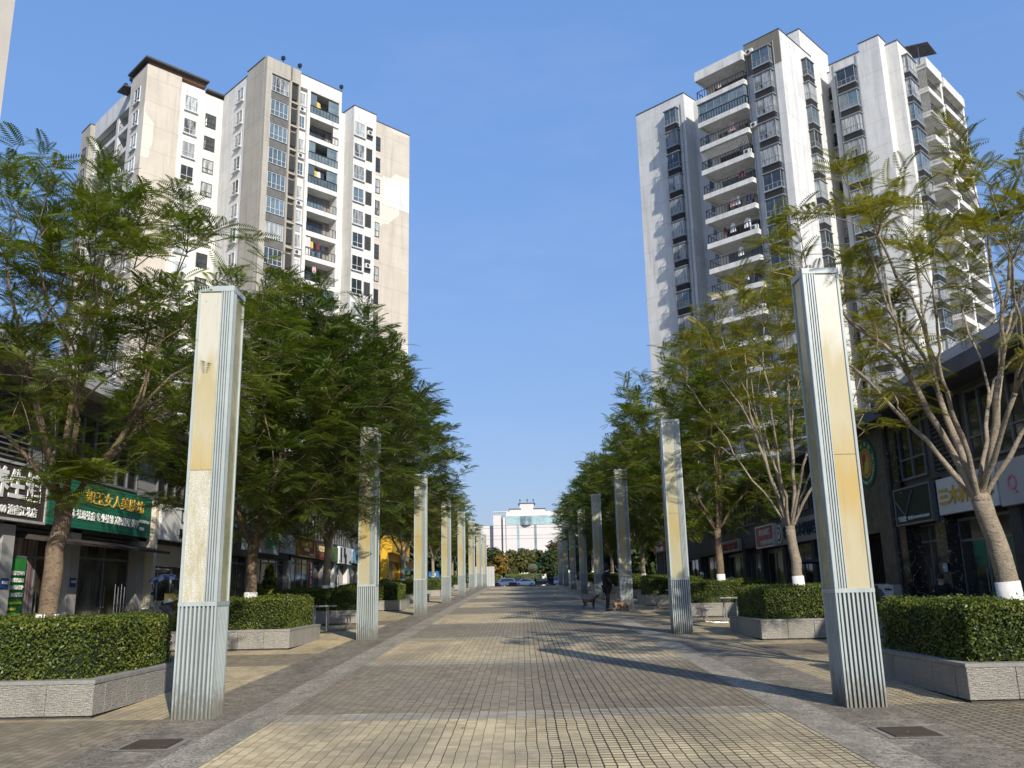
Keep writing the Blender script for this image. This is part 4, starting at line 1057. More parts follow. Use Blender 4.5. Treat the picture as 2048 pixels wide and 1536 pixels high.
def sign(side, ya, yb, z0, z1, board, texts, label, thick=.16, proud=.02, frame=None, X=FX, group=None, cat='shop sign'):
    """ya = near end, yb = far end"""
    t = empty('shop_sign', (side*(X-proud), (ya+yb)/2, (z0+z1)/2))
    t.rotation_euler = sideM(side).to_euler()
    W, H = abs(yb-ya), z1-z0
    m = MB(); m.box(-W/2, W/2, -H/2, H/2, 0, thick); m.build('board', board, t, bevel=.01)
    if frame:
        f = MB()
        for a in (-1, 1): f.box(-W/2-.03, W/2+.03, a*H/2-.03, a*H/2+.03, -.01, thick+.03); f.box(a*W/2-.03, a*W/2+.03, -H/2+.03, H/2-.03, -.01, thick+.03)
        f.build('frame', frame, t)
    for (tx, h, mat, u, v, w_, bold) in texts:
        me = text_mesh(tx, h, mat, bold, w_=w_)
        o = link('lettering', me, t, (u*W, v*H, thick+.012))
    tag(t, label, cat, group); return t
pm_ = lambda n, c, r=.6, v=.08: M(n, c, r, v, 2)
c_white = pm_('letter_white', (.78, .78, .74)); c_gold = pm_('letter_gold', (.62, .40, .07), .4); c_red = pm_('letter_red', (.42, .04, .03)); c_black = pm_('letter_black', (.02, .02, .02))
c_navy = pm_('letter_navy', (.015, .025, .07)); c_cream = pm_('letter_cream', (.75, .55, .30))
b_brown = M('board_brown_grey', (.055, .045, .042), .6, .2, 2); b_white = M('board_white', (.74, .73, .69), .6, .06, 1)
GREYW = M('podium_wall_grey', (.22, .215, .205), .85, .2, 1.0, bmp=.15, bsc=8, streak=.5)
DKW = M('podium_dark', (.06, .06, .06), .7, .25, 1.2)
CLADD = M('podium_cladding', (.42, .41, .39), .8, .15, .8, streak=.5)
ALU = M('aluminium_frame', (.20, .21, .215), .4, .1, 3, metal=.3)
SHG = [glassy('shop_glass_dark', (.008, .009, .010), (.035, .036, .035), 0, .07, .8, .9), glassy('shop_glass_inside', (.012, .012, .012), (.13, .12, .10), 1.3, .1, .8), glassy('shop_glass_warm', (.02, .018, .014), (.10, .075, .045), 0, .1, .8, 2.5)]
def corrugated(name, col):
    m = bpy.data.materials.new(name); nt, b = nodes_of(m); co = oc(nt)
    sx = nt.nodes.new('ShaderNodeSeparateXYZ'); L(nt, co, sx.inputs[0])
    f = math_(nt, 'FRACT', math_(nt, 'MULTIPLY', sx.outputs[1], 9.0))
    c = mixc(nt, math_(nt, 'LESS_THAN', f, .14), col, mul(col, .35)); L(nt, c, b.inputs['Base Color']); b.inputs['Roughness'].default_value = .5
    return m
def marble(name):
    m = bpy.data.materials.new(name); nt, b = nodes_of(m); co = oc(nt)
    v = N(nt, 'ShaderNodeTexVoronoi'); v.feature = 'DISTANCE_TO_EDGE'; v.inputs['Scale'].default_value = 5
    d = N(nt, 'ShaderNodeTexNoise'); d.inputs['Scale'].default_value = 3; L(nt, co, d.inputs['Vector'])
    L(nt, mixc(nt, .25, co, d.outputs['Color']), v.inputs['Vector'])
    n1 = ramp(nt, noise(nt, co, 7, 6, .8), .50, .62)
    c = mixc(nt, math_(nt, 'MULTIPLY', ramp(nt, v.outputs[0], .06, .0), n1), (.012, .012, .013), (.42, .42, .40))
    L(nt, c, b.inputs['Base Color']); b.inputs['Roughness'].default_value = .18; return m
MARB = marble('black_marble'); STONE = M('brown_stone_cladding', (.13, .11, .092), .45, .45, 3.5, fine=.35)

def storefront(t, side, ya, yb, zg, zt, X, style, r):
    """glass front with frames between ya and yb, recessed to X"""
    W = abs(yb-ya); y0, y1 = min(ya, yb), max(ya, yb)
    n = max(2, int(W/1.15)); f = MB(); s = side
    def bx(m, y_0, y_1, z_0, z_1, d0=0., d1=.06): m.box(s*(X-d0), s*(X-d1), y_0, y_1, z_0, z_1)
    th = zg+2.25
    bx(f, y0, y1, zt-.08, zt); bx(f, y0, y1, th, th+.07)
    for k in range(n+1):
        y = y0+W*k/n; a, b2 = max(y0, y-.03), min(y1, y+.03); bx(f, a, b2, zg, th, .001, .061); bx(f, a, b2, th+.07, zt-.08, .001, .061)
    o = f.build('shop_window', ALU if style != 'white' else FRW, t)
    for k in range(n):
        a, b2 = y0+W*k/n+.03, y0+W*(k+1)/n-.03
        g = MB(); g.box(s*(X-.02), s*(X-.035), a, b2, zg, th); g.box(s*(X-.02), s*(X-.035), a, b2, th+.07, zt-.08)
        mt = r.choice(SHG)
        if style == 'curtain' and k % 3 != 1: mt = CURTM
        g.build('pane', mt, o)
    hd = MB(); y = y0+W*(n//2)/n; hd.path([(s*(X-.10), y-.08, zg+.9), (s*(X-.10), y-.08, zg+1.5)], .018, 6); hd.path([(s*(X-.10), y+.08, zg+.9), (s*(X-.10), y+.08, zg+1.5)], .018, 6); hd.build('door_handle', ALU, o)
    return o
CURTM = glassy('shop_curtain', (.20, .12, .115), (.52, .42, .40), 9, .5, .3)
def louvre_panel(t, side, ya, yb, z0, z1, X, mat):
    m = MB(); y0, y1 = min(ya, yb), max(ya, yb); n = int((z1-z0)/.13)
    m.box(side*X, side*(X-.03), y0, y1, z0, z1)
    for k in range(n): z = z0+.02+k*.13; m.add([(side*(X-.03), y0, z+.10), (side*(X-.12), y0, z), (side*(X-.12), y1, z), (side*(X-.03), y1, z+.10)], [(0, 1, 2, 3)])
    for y in (y0, y1-.05): m.box(side*(X-.03), side*(X-.14), y, y+.05, z0, z1)
    return m.build('louvre_panel', mat, t)
def bar_window(t, side, ya, yb, z0, z1, X, bars=True):
    y0, y1 = min(ya, yb), max(ya, yb); W = y1-y0; f = MB(); s = side; n = max(3, int(W/.7))
    f.box(s*X, s*(X-.07), y0, y1, z0, z0+.07); f.box(s*X, s*(X-.07), y0, y1, z1-.07, z1)
    for k in range(n+1): y = y0+(W-.06)*k/n; f.box(s*X, s*(X-.069), y, y+.06, z0+.07, z1-.07)
    zz = z0+(z1-z0)*.32; f.box(s*X, s*(X-.06), y0+.06, y1-.06, zz, zz+.05)
    o = f.build('window', ALU, t); g = MB(); g.box(s*X, s*(X-.02), y0+.03, y1-.03, z0+.03, z1-.03); g.build('pane', SHG[0], o)
    return o

def left_row():
    r = random.Random(3); s = -1
    t = empty('shop_building', (-FX, 18, gz(18))); t2 = Vector(t.location)
    tag(t, 'two storey grey shop building behind the left trees', 'shop building')
    def ch(o): o.location = o.location-t2; return o
    class P: pass
    # upper wall and roof slab with its sloping fascia
    m = MB()
    m.box(-13.4, -FX-.02, -4, 66, 3.9, 7.3); m.box(-28, -13.4, -4, 66, -1, 7.3); ch(m.build('upper_wall', GREYW, t))
    m = MB(); m.extr([(-12.9, 7.3), (-10.95, 6.95), (-10.95, 7.28), (-11.6, 7.75), (-28, 7.9), (-28, 7.3)], 'y', -4, 47); ch(m.build('roof_slab', CLADD, t))
    m = MB(); m.box(-13.4, -FX, 66.01, 94, 4.9, 11.2); m.box(-30, -13.4, 66.01, 94, -1, 11.2)
    ch(m.build('tall_grey_wall', GREYW, t))
    for (a, b2, z0, z1) in ((12, 15.5, 4.9, 6.7), (16.2, 20.8, 4.7, 6.75), (44.8, 47.0, 4.75, 6.9), (53, 55.5, 4.8, 6.9)): ch(louvre_panel(t, s, a, b2, z0, z1, FX, LOUV))
    for (a, b2, z0, z1) in ((22, 27, 4.9, 6.7), (28.5, 33, 4.9, 6.7), (35, 39, 4.8, 6.7), (47.2, 52.8, 4.75, 7.0), (56, 61, 4.8, 7.0)): ch(bar_window(t, s, a, b2, z0, z1, FX))
    # ground floor: piers, eaves, fronts
    segs = [(-3, 4, 'dark'), (4.2, 10.5, 'dark'), (10.8, 17, 'dark'), (17.4, 20.35, 'dark'), (20.8, 23.5, 'curtain'), (23.95, 27.65, 'dark'), (28.3, 33.5, 'white'), (34.2, 39.4, 'dark'), (40, 45.6, 'dark'), (46.3, 53.6, 'dark'), (54.2, 56.6, 'white'), (57.2, 61, 'white'), (61.4, 65.5, 'white')]
    for i, (a, b2, st) in enumerate(segs):
        zg = gz(a)-.02
        ch(storefront(t, s, a+.35, b2-.1, zg, 3.45+(.25 if a > 40 else 0), 12.34, st, r))
        m = MB(); m.box(-12.42, -12.0, b2-.08, b2+.40, zg-.5, 3.6 if a < 40 else 3.95)
        ch(m.build('pier', CLADD if st != 'white' else WALL['whiter'], t))
    m = MB(); m.box(-14, -12.45, -4, 66, -1, 3.9); ch(m.build('inner_wall', DKW, t))
    m = MB(); m.box(-12.449, -FX+.0, -4, 45.9, 3.46, 3.9); m.box(-12.449, -FX, 45.9, 66, 3.72, 3.9); ch(m.build('lintel', DKW, t))
    m = MB(); m.extr([(-12.3, 3.22), (-11.2, 3.05), (-11.2, 3.12), (-12.3, 3.36)], 'y', 21.2, 28.05); ch(m.build('eave_canopy', M('eave_brown', (.05, .04, .035), .7, .2, 2), t))
    # white shop: cream return, door frame and an open window sash
    m = MB(); m.box(-12.6, -11.75, 28.1, 28.35, gz(28), 4.75); m.box(-12.38, -12.2, 28.35, 30.1, gz(28), 1.6); m.box(-12.38, -12.2, 28.35, 33.4, 2.75, 3.5); ch(m.build('cream_wall', M('cream_paint', (.68, .62, .48), .7, .08, 1), t))
    m = MB(); w2, h2 = 1.5, .75
    for (y0, y1, z0, z1) in ((0, w2, 0, .05), (0, w2, h2-.05, h2), (0, .05, .05, h2-.05), (w2-.05, w2, .05, h2-.05)): m.box(-.02, .02, y0, y1, z0, z1)
    o = m.build('open_window_sash', FRW, t); o.location = Vector((-12.15, 29.0, 2.65))-t2; o.rotation_euler = (0, R_(-125), 0)
    g = MB(); g.box(-.006, .006, .05, w2-.05, .05, h2-.05); g.build('pane', PANES[3], o)
    m = MB(); m.box(-12.7, -11.9, 33.42, 33.75, gz(33), 4.6); ch(m.build('white_pier', WALL['whiter'], t))
    tl = corrugated('teal_sheet', (.02, .30, .25)); m = MB(); m.box(-12.4, -11.95, 65.6, 74, gz(65)-.2, 4.9); ch(m.build('teal_sheet_wall', tl, t))
    # signs
    sign(s, 15.6, 21.6, 3.55, 4.85, b_brown, [('养生馆', .72, c_white, .28, .13, None, .03), ('2417800 渝南江北店', .24, c_white, .26, -.33, None, .02)], 'dark brown sign with big white characters at the left edge', frame=CLADD)
    gs = bpy.data.materials.new('board_green'); nt, b = nodes_of(gs); co = oc(nt); sx = nt.nodes.new('ShaderNodeSeparateXYZ'); L(nt, co, sx.inputs[0])
    f = math_(nt, 'LESS_THAN', math_(nt, 'FRACT', math_(nt, 'MULTIPLY', sx.outputs[1], 9)), .12); L(nt, mixc(nt, f, (.015, .15, .085), (.005, .05, .03)), b.inputs['Base Color']); b.inputs['Roughness'].default_value = .55
    sign(s, 21.75, 27.9, 3.55, 4.8, gs, [('如玉女人美肤坊', .38, c_gold, .1, .22, 3.7, .01), ('美容美体 祛斑祛痘 专业祛皱 减肥纹绣 美甲', .25, c_white, -.05, -.2, 4.9, .005), ('18996041720', .1, c_white, .42, -.12, .7, .02), ('预约电话', .1, c_white, .39, -.3, .35, .02)], 'long ribbed green sign with gold and white characters behind the nearest left tree')
    sign(s, 28.35, 33.3, 3.55, 4.7, b_white, [('易·食', .34, c_black, -.12, -.25, .7, .03), ('轻食咖啡简餐', .14, c_black, .18, -.34, .9, .02), ('早餐', .12, c_black, .38, -.42, None, .02)], 'white sign with a small black window logo', X=11.85)
    lg = MB()
    for (a, b2, c, d) in ((-.42, .42, .1, .14), (-.42, .42, .5, .54), (-.42, -.38, .14, .5), (.38, .42, .14, .5), (-.16, -.12, .14, .5), (.10, .14, .14, .5)): lg.box(a, b2, c-.05, d-.05, 0, .03)
    sg = [o for o in C.objects if o.name.startswith('shop_sign')][-1]; lg.build('logo', c_black, sg, (-.4, .03, .165))
    sign(s, 35.2, 39.6, 3.35, 4.5, b_brown, [('渝菜馆', .5, c_white, .1, -.05, None, .03), ('田', .5, c_white, -.35, .1, None, .0)], 'black sign with white brush characters left of the second tree trunk')
    sign(s, 39.9, 42.9, 3.6, 4.6, M('board_grey_green', (.28, .31, .29), .6, .1, 1), [('足养生', .5, pm_('letter_green', (.02, .30, .20)), .0, 0, None, .03)], 'grey sign with green characters right of the dark trunk')
    sign(s, 43.2, 46.1, 3.75, 4.7, CLADD, [('竹林', .5, c_white, .1, 0, None, -.01)], 'grey sign with faint white plant drawing')
    bred = M('board_dark_red', (.17, .028, .015), .5, .25, 1.5)
    sign(s, 46.6, 50.3, 3.75, 4.75, bred, [('巴江水火锅', .34, c_gold, 0, .18, 2.4, .03), ('专业味道', .2, c_cream, 0, -.13, 1.2, .03), ('订餐热线', .12, c_white, .3, -.38, .9, .02)], 'dark red sign with orange characters in a gold outline', frame=c_gold)
    sign(s, 50.5, 53.5, 3.7, 4.65, M('board_brown', (.16, .10, .05), .6, .35, 3), [('渝味老灶', .34, c_cream, 0, .15, 2.2, .03), ('精品小炒特色鱼', .16, c_red, 0, -.33, 2.4, .02)], 'brown sign with food pictures and a red line of characters')
    sign(s, 53.6, 56.8, 3.68, 4.6, M('board_olive_green', (.10, .17, .05), .6, .1, 1), [('茶', .2, c_white, -.2, .25, None, .0)], 'plain olive green sign beside the pale ringed trunk')
    o = sign(s, 57.3, 61.3, 3.65, 4.75, M('board_pale', (.60, .63, .66), .5, .06, 1), [('小面', .2, c_black, .38, -.35, .7, .02)], 'white sign with bold black zigzag letters')
    MB().box(-1.7, -1.35, -.45, .45, 0, .03).build('logo_bar', c_black, o, (0, 0, .165)); lz = MB(); lz.prism([(-.7, .5), (-.7, -.1), (-.35, -.1), (-.35, -.5), (.2, -.5), (.2, .1), (-.2, .1), (-.2, .5)], 0, .03); lz.build('logo_zigzag', c_black, o, (0, 0, .165))
    sign(s, 61.9, 65.2, 3.8, 4.75, M('board_sky', (.30, .50, .62), .5, .3, 2), [('Blue', .42, pm_('letter_blue', (.02, .10, .50)), .05, -.05, 1.5, .04)], 'small pale blue sign with blue letters')
    o = sign(s, 46.9, 47.6, gz(47)+.25, gz(47)+2.3, c_red, [], 'tall narrow red and white banner of vertical characters', X=12.0, proud=.7, thick=.04, cat='banner')
    for k, chh in enumerate('清炖风味汤'): link('lettering', text_mesh(chh, .32, c_white, .03), o, (0, .8-k*.4, .055))
    # banner at the first shop
    gb = M('banner_green', (.03, .24, .05), .6, .15, 2)
    o = sign(s, 20.95, 21.75, gz(22)+.1, gz(22)+2.2, gb, [], 'green window poster with white lines and yellow bars', X=12.24, proud=.0, thick=.02, cat='poster')
    for k in range(4): link('lettering', text_mesh(['美容护肤项目', '补水嫩白淡斑', '肩颈疏通养护', '艾灸理疗祛湿'][k], .1, c_white, .0, w_=.62), o, (0, .68-k*.17, .045))
    for k in range(4): bar = MB(); bar.box(-.32, .32 if k % 2 == 0 else .1, -.03, .03, 0, .012); bar.build('yellow_bar', pm_('poster_yellow', (.60, .58, .08)), o, (0, -.02-k*.14, .031))
    # yellow shop
    ys = empty('yellow_shop', (-FX+.1, 80, gz(80))); tag(ys, 'yellow fronted shop at the far end of the left row', 'shop front')
    YM = M('yellow_paint', (.62, .36, .02), .5, .08, 1); z = gz(80)
    m = MB(); m.box(-.1, .9, -5, 6.5, 3.15, 4.55)
    m.build('sign_box', YM, ys); m = MB(); m.box(-.1, .5, -5, -4.1, -.3, 3.149); m.box(-.1, .5, 5.2, 6.5, -.3, 3.149); m.box(-.1, .1, -4.1, 5.2, 2.6, 3.149); m.build('yellow_pier', YM, ys)
    m = MB(); m.box(-.1, -.02, -4.1, 5.2, -.2, 2.6); m.build('shop_window', SHG[2], ys)
    o = link('lettering', text_mesh('香基炸鸡汉堡', .75, c_gold, .04, w_=7.2), ys, (.92, .8, 3.95)); o.rotation_euler = sideM(-1).to_euler()
    o = link('lettering', text_mesh('外卖配送电话', .18, c_black, .02, w_=7.0), ys, (.92, .8, 3.35)); o.rotation_euler = sideM(-1).to_euler()
    # house number plates
    for y, zz in ((20.5, 2.1), (23.65, 2.15)):
        o = sign(s, y-.16, y+.16, zz-.12, zz+.12, pm_('plate_blue', (.02, .07, .25)), [('1722' if y < 22 else '1723', .07, c_white, 0, .1, .22, .01)], 'blue house number plate '+('on the dark pier left of the green poster' if y < 22 else 'on the grey pier right of the pink curtains'), X=12.0, proud=.0, thick=.02, cat='number plate')
left_row()

def right_row():
    r = random.Random(5); s = 1
    t = empty('shop_building', (FX, 18, gz(18))); t2 = Vector(t.location)
    tag(t, 'dark shaded two storey shop building behind the right trees', 'shop building')
    def ch(o): o.location = o.location-t2; return o
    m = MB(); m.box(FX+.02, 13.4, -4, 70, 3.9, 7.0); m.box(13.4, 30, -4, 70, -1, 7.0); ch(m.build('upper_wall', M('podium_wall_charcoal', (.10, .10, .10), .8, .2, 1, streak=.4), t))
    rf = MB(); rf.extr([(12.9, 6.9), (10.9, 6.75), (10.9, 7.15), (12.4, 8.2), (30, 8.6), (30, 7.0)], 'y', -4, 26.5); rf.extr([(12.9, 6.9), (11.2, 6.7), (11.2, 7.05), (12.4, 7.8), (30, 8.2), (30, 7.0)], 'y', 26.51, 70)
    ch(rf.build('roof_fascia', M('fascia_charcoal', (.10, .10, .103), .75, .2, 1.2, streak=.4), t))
    for (a, b2) in ((4, 9), (12.5, 16.5), (19.5, 23.0), (25.6, 28.2), (36.5, 40), (45, 51)): ch(bar_window(t, s, a, b2, 4.75, 6.65, FX))
    for (a, b2) in ((9.4, 12), (17, 19.2), (23.4, 25.0), (33.5, 36), (41, 44), (52, 56)): ch(louvre_panel(t, s, a, b2, 4.75, 6.65, FX, LOUV))
    segs = [(-3, 5), (5.5, 11), (11.5, 17.2), (17.6, 21.3), (21.8, 25.0), (25.4, 27.8), (33.4, 36.5), (37, 40.6), (41.2, 44.5), (45, 48), (48.4, 53), (54, 60), (60.5, 66)]
    for a, b2 in segs:
        zg = gz(a)-.02; ch(storefront(t, s, a+.3, b2-.1, zg, 3.4 if a < 50 else 3.6, 12.34, 'dark', r))
        m = MB(); m.box(12.42, 12.0, b2-.08, b2+.40, zg-.5, 3.6); ch(m.build('pier', MARB if 20 < a < 30 else DKW, t))
    m = MB(); m.box(12.45, 14, -4, 70, -1, 3.9); ch(m.build('inner_wall', DKW, t)); m = MB(); m.box(FX+.01, 12.449, -4, 70, 3.61, 3.9); ch(m.build('lintel', DKW, t))
    m = MB(); m.box(11.75, 12.4, 28.0, 33.2, 3.3, 6.85); m.box(11.75, 12.4, 28.0, 29.0, -.2, 3.3); m.box(11.75, 12.4, 32.2, 33.2, -.2, 3.3); ch(m.build('stone_entrance', STONE, t))
    m = MB(); m.box(11.85, 12.35, 27.3, 27.99, -.2, 6.85); m.box(11.95, 12.3, 24.95, 25.45, 0, 4.6); ch(m.build('marble_pier', MARB, t))
    m = MB()
    for k in range(16): y = 29.05+k*.19; m.box(12.3, 12.36, y, y+.05, gz(30), 3.2)
    m.box(12.36, 12.4, 29.0, 32.2, gz(30), 3.3); ch(m.build('roller_door', M('door_brown_dark', (.03, .02, .018), .5, .3, 3), t))
    # signs
    gq = M('board_dark_green', (.012, .030, .022), .5, .2, 1)
    o = sign(s, 27.75, 25.3, 3.42, 4.5, gq, [('专业减肥', .17, c_white, -.33, -.34, .55, .0), ('服务电话: 18780981568 15723480397', .11, c_white, .13, -.34, 1.4, -.005)], 'dark green sign with a thin silver V', frame=ALU)
    v = MB(); v.path([(-1.15, .2, 0), (-.55, -.28, 0), (.1, .45, 0)], .022, 6); v.path([(-.75, .46, 0), (-.6, .40, 0), (-.5, .47, 0)], .015, 6); v.build('emblem_line', ALU, o, (0, 0, .18))
    wv = M('board_wave_white', (.62, .64, .64), .5, .08, 1, bmp=1.0, bsc=9)
    sign(s, 24.9, 21.75, 3.5, 4.5, wv, [('三木养艺体', .52, c_gold, 0, 0, 2.9, .03)], 'white wavy sign with thin gold characters behind the nearest right trunk')
    sign(s, 21.65, 17.2, 3.45, 4.55, M('board_grey_pink', (.45, .46, .46), .5, .08, 1), [('Q', .45, pm_('letter_pink', (.62, .22, .28)), -.36, -.05, None, .0)], 'grey and pink sign cut by the right edge')
    sign(s, 40.9, 34.0, 3.45, 4.45, M('board_light_grey', (.27, .27, .26), .6, .1, 1), [('名师艺术培训学校', .62, c_navy, .04, 0, 5.6, .05)], 'grey sign with bold navy characters and a round emblem')
    o = [x for x in C.objects if x.name.startswith('shop_sign')][-1]
    em = MB(); em.path([(-3.05, 0, 0), (-3.05, 0, .04)], .42, 20, 0); em.path([(-3.05, 0, .04), (-3.05, 0, .05)], .33, 20, 1); em.path([(-3.05, 0, .05), (-3.05, 0, .06)], .24, 20, 0); em.path([(-3.05, .05, .06), (-3.05, .05, .07)], .09, 10, 2); em.build('round_emblem', [c_white, c_navy, c_red], o, (0, 0, .165))
    sign(s, 44.6, 41.5, 3.5, 4.5, M('board_rose', (.40, .12, .15), .5, .12, 1), [('甜心蛋糕', .3, c_white, 0, .2, 1.9, .02), ('生日预定欢迎光临', .22, c_white, .1, -.28, 2.2, .02)], 'rose pink sign with white lines of characters', frame=c_white)
    sign(s, 53.2, 48.2, 3.55, 4.2, M('board_dull_white', (.34, .34, .32), .6, .06, 1), [('C 湘味·快餐城', .42, c_red, 0, 0, 4.3, .04)], 'dull white sign with red characters behind the brown trunk')
    sign(s, 79.5, 72.8, 4.6, 5.75, M('board_orange_brown', (.30, .10, .04), .6, .15, 1), [('Hi茶点', .4, c_white, 0, .22, 3.4, .03), ('Tiresa', .5, c_white, 0, -.2, 4.2, .04)], 'orange brown sign with white letters near the third pillar')
    ob = empty('corner_shop', (12, 76, gz(76))); tag(ob, 'low shop under the orange brown sign in deep shade', 'shop front')
    m = MB(); m.box(.1, 10, -4, 4.2, -1, 4.4); m.build('wall', DKW, ob)
    m = MB()
    for k in range(6): m.box(-.02, .08, -3.6+k*1.3, -3.5+k*1.3, 0, 2.7)
    m.build('column', ALU, ob)
    # small plates
    sign(s, 25.25, 25.0, 1.95, 2.2, pm_('plate_pale', (.30, .42, .55)), [('1727', .07, c_white, 0, 0, .18, .01)], 'pale blue number plate on the marble pier', X=11.9, proud=.0, thick=.02, cat='number plate')
    # the round trade emblem on the stone wall
    e = empty('wall_emblem', (11.74, 29.45, 5.64)); e.rotation_euler = sideM(1).to_euler(); tag(e, 'oval green emblem with a gold cog and a red and yellow flame', 'emblem')
    gm, go, rd, ye = pm_('emblem_green', (.02, .16, .10)), pm_('emblem_gold', (.62, .36, .08)), pm_('emblem_red', (.42, .05, .04)), pm_('emblem_yellow', (.60, .52, .10))
    def disc(rx, z0, z1, n=40, cog=0):
        p = []
        for i in range(n):
            a = 2*math.pi*i/n; k = rx*(1+(cog if i % 2 else 0)); p.append((k*math.cos(a), k*math.sin(a)))
        m = MB(); m.prism(p, z0, z1); return m
    disc(.80, 0, .03).build('disc', gm, e); disc(.48, .03, .04, 44, .09).build('cog', go, e); disc(.42, .04, .045).build('ring', rd, e); disc(.385, .045, .05).build('inner_disc', go, e)
    fl = MB(); fl.prism([(-.12, -.30), (-.02, -.18), (.10, .0), (.12, .22), (.26, .12), (.30, -.05), (.28, -.2), (.12, -.3), (-.0, -.34)], .05, .056); fl.build('flame', ye, e)
    fl = MB(); fl.prism([(-.28, -.26), (-.14, -.2), (-.06, .0), (.08, .12), (.12, .30), (-.06, .34), (-.22, .22), (-.22, .05), (-.15, -.1)], .05, .057); fl.build('flame', rd, e)
    def arc(txt, rad, a0, a1, h, top=True):
        for i, c_ in enumerate(txt):
            a = a0+(a1-a0)*i/max(1, len(txt)-1); me = text_mesh(c_, h, c_cream, .02); o = link('lettering', me, e, (rad*math.cos(a), rad*math.sin(a), .035)); o.rotation_euler = (0, 0, a-math.pi/2 if top else a+math.pi/2)
    arc('美容美发', .65, R_(140), R_(50), .14); arc('EXTENSION', .66, R_(-55), R_(15), .09, False); arc('HAIR-1998', .66, R_(-140), R_(-65), .09, False)
right_row()

# ================================================================== FAR END
def white_building():
    t = empty('office_building', (2, 300, 2.6)); tag(t, 'wide pale office building closing the view, green glass band near its top', 'building')
    W = M('pale_facade', (.58, .54, .51), .85, .04, .2); DKG = glassy('green_grey_glass', (.16, .24, .25), (.30, .40, .41), 0, .1, .8, .3)
    m = MB(); m.box(-7.2, 26, 0, 20, -3, 23.6); m.box(-7.2, 26, .6, 20, 23.6, 25.4)
    m.build('wall', W, t)
    m = MB(); m.box(-11.6, -8.9, 1.0, 20, -3, 24.4); m.box(-8.3, -7.2, .5, 20, -3, 23.4); m.box(-30, -11.6, 4, 20, -3, 21); m.build('left_wing_wall', W, t)
    m = MB()
    for k in range(9): x = -11.4+k*.52; m.box(x, x+.1, .8, 3, 24.4, 25.3)
    m.box(-11.6, -6.4, .8, 3, 25.3, 25.6); m.build('roof_frame', W, t)
    m = MB(); m.box(-8.9, -8.3, 1.6, 3, -3, 23.6); m.build('recess_glass', PANES[2], t)
    m = MB(); m.box(-7.0, 26, -.06, .6, 20.9, 23.9); m.build('glass_band', DKG, t)
    for x in (-3.1, 2.75): m = MB(); m.box(x-.4, x+.4, -.08, -.0, -3, 20.9); m.build('window_strip', DKG, t)
    bay = MB(); pts = [(-2.4+4.0*k/8, -1.3*math.sin(math.pi*k/8)) for k in range(9)]; bay.prism(pts, 20.7, 23.7); bay.build('curved_bay', glassy('bay_glass', (.12, .17, .19), (.26, .34, .37), .8, .1, .8), t)
    m = MB(); m.box(-6.0, 6.2, .8, 12, 25.4, 26.2); m.build('upper_storey', W, t)
    m = MB(); m.box(-6.2, -1.9, .6, 12, 26.2, 26.45); m.box(2.2, 6.4, .6, 12, 26.2, 26.45); m.box(-2.9, 2.9, .9, 8, 28.1, 28.35); m.build('roof_edge', CAPD, t)
    m = MB(); m.box(-2.4, 2.4, 1.1, 8, 26.2, 28.1); m.build('roof_house', W, t)
    for x in (-2.3, .2, 2.3): m = MB(); m.path([(x, 2, 28.35), (x, 2, 29.2)], .1, 6); m.box(x-.25, x+.25, 1.8, 2.2, 29.2, 29.7); m.build('roof_lamp', CAPD, t)
white_building()
for z, y in ((20.2, 240), (19.2, 236), (17.3, 238), (16.2, 234)):
    o = MB().path([(-60+120*k/12, y, z-1.2*math.sin(math.pi*k/12)*1.0) for k in range(13)], .035, 5).build('overhead_wire', CAPD)
    tag(o, 'thin overhead wire in front of the pale office building', 'wire', 'overhead wires across the far street')

def clump_tree(seed, H, rad, mat, zlow, n=2600, size=.5):
    r = np.random.default_rng(seed); K = 16
    cs = r.normal(0, 1, (K, 3)); cs /= np.linalg.norm(cs, axis=1)[:, None]; cs = cs*r.uniform(.35, .85, K)[:, None]*np.array([rad, rad, (H-zlow)/2])+np.array([0, 0, (H+zlow)/2])
    idx = r.integers(0, K, n); d = r.normal(0, 1, (n, 3)); d /= np.linalg.norm(d, axis=1)[:, None]
    P = cs[idx]+d*(r.random(n)**.4)[:, None]*rad*.42
    nr = d+r.normal(0, .6, (n, 3))+np.array([0, 0, .4]); nr /= np.linalg.norm(nr, axis=1)[:, None]
    t = np.cross(nr, r.normal(0, 1, (n, 3))); t /= np.linalg.norm(t, axis=1)[:, None]; b = np.cross(nr, t); l = (size*r.uniform(.5, 1.2, n))[:, None]
    V = np.stack([P-t*l, P+b*l*.5, P+t*l, P-b*l*.5], 1).reshape(-1, 3)
    me = np_mesh('crown', V, np.arange(4*n).reshape(-1, 4), [mat])
    m = MB(); m.path([(0, 0, -.3), (.05, 0, zlow), (0, .1, (H+zlow)/2)], [.22, .17, .08], 8)
    for k in range(6): m.path([(.05, 0, zlow*.8), tuple(cs[k]*.6+np.array([0, 0, zlow*.4])), tuple(cs[k])], [.1, .07, .03], 5)
    return m.mesh('trunk', BK['brown'], smooth=True), me
BG = {'dark': leaf_mat('far_leaves_dark', (.022, .040, .012), (.05, .075, .02), (.07, .09, .025), .2),
      'olive': leaf_mat('far_leaves_olive', (.06, .075, .02), (.12, .12, .03), (.15, .12, .03), .2), 'gold': leaf_mat('far_leaves_gold', (.16, .11, .02), (.30, .20, .03), (.22, .12, .03), .25),
      'brown': leaf_mat('far_leaves_brown', (.06, .05, .02), (.10, .085, .03), (.07, .08, .025), .2)}
bgm = {k: clump_tree(200+i, 9.5, 3.4, m, 2.2) for i, (k, m) in enumerate(BG.items())}
bgm['low'] = clump_tree(301, 7.5, 3.6, BG['dark'], .6, 3000)
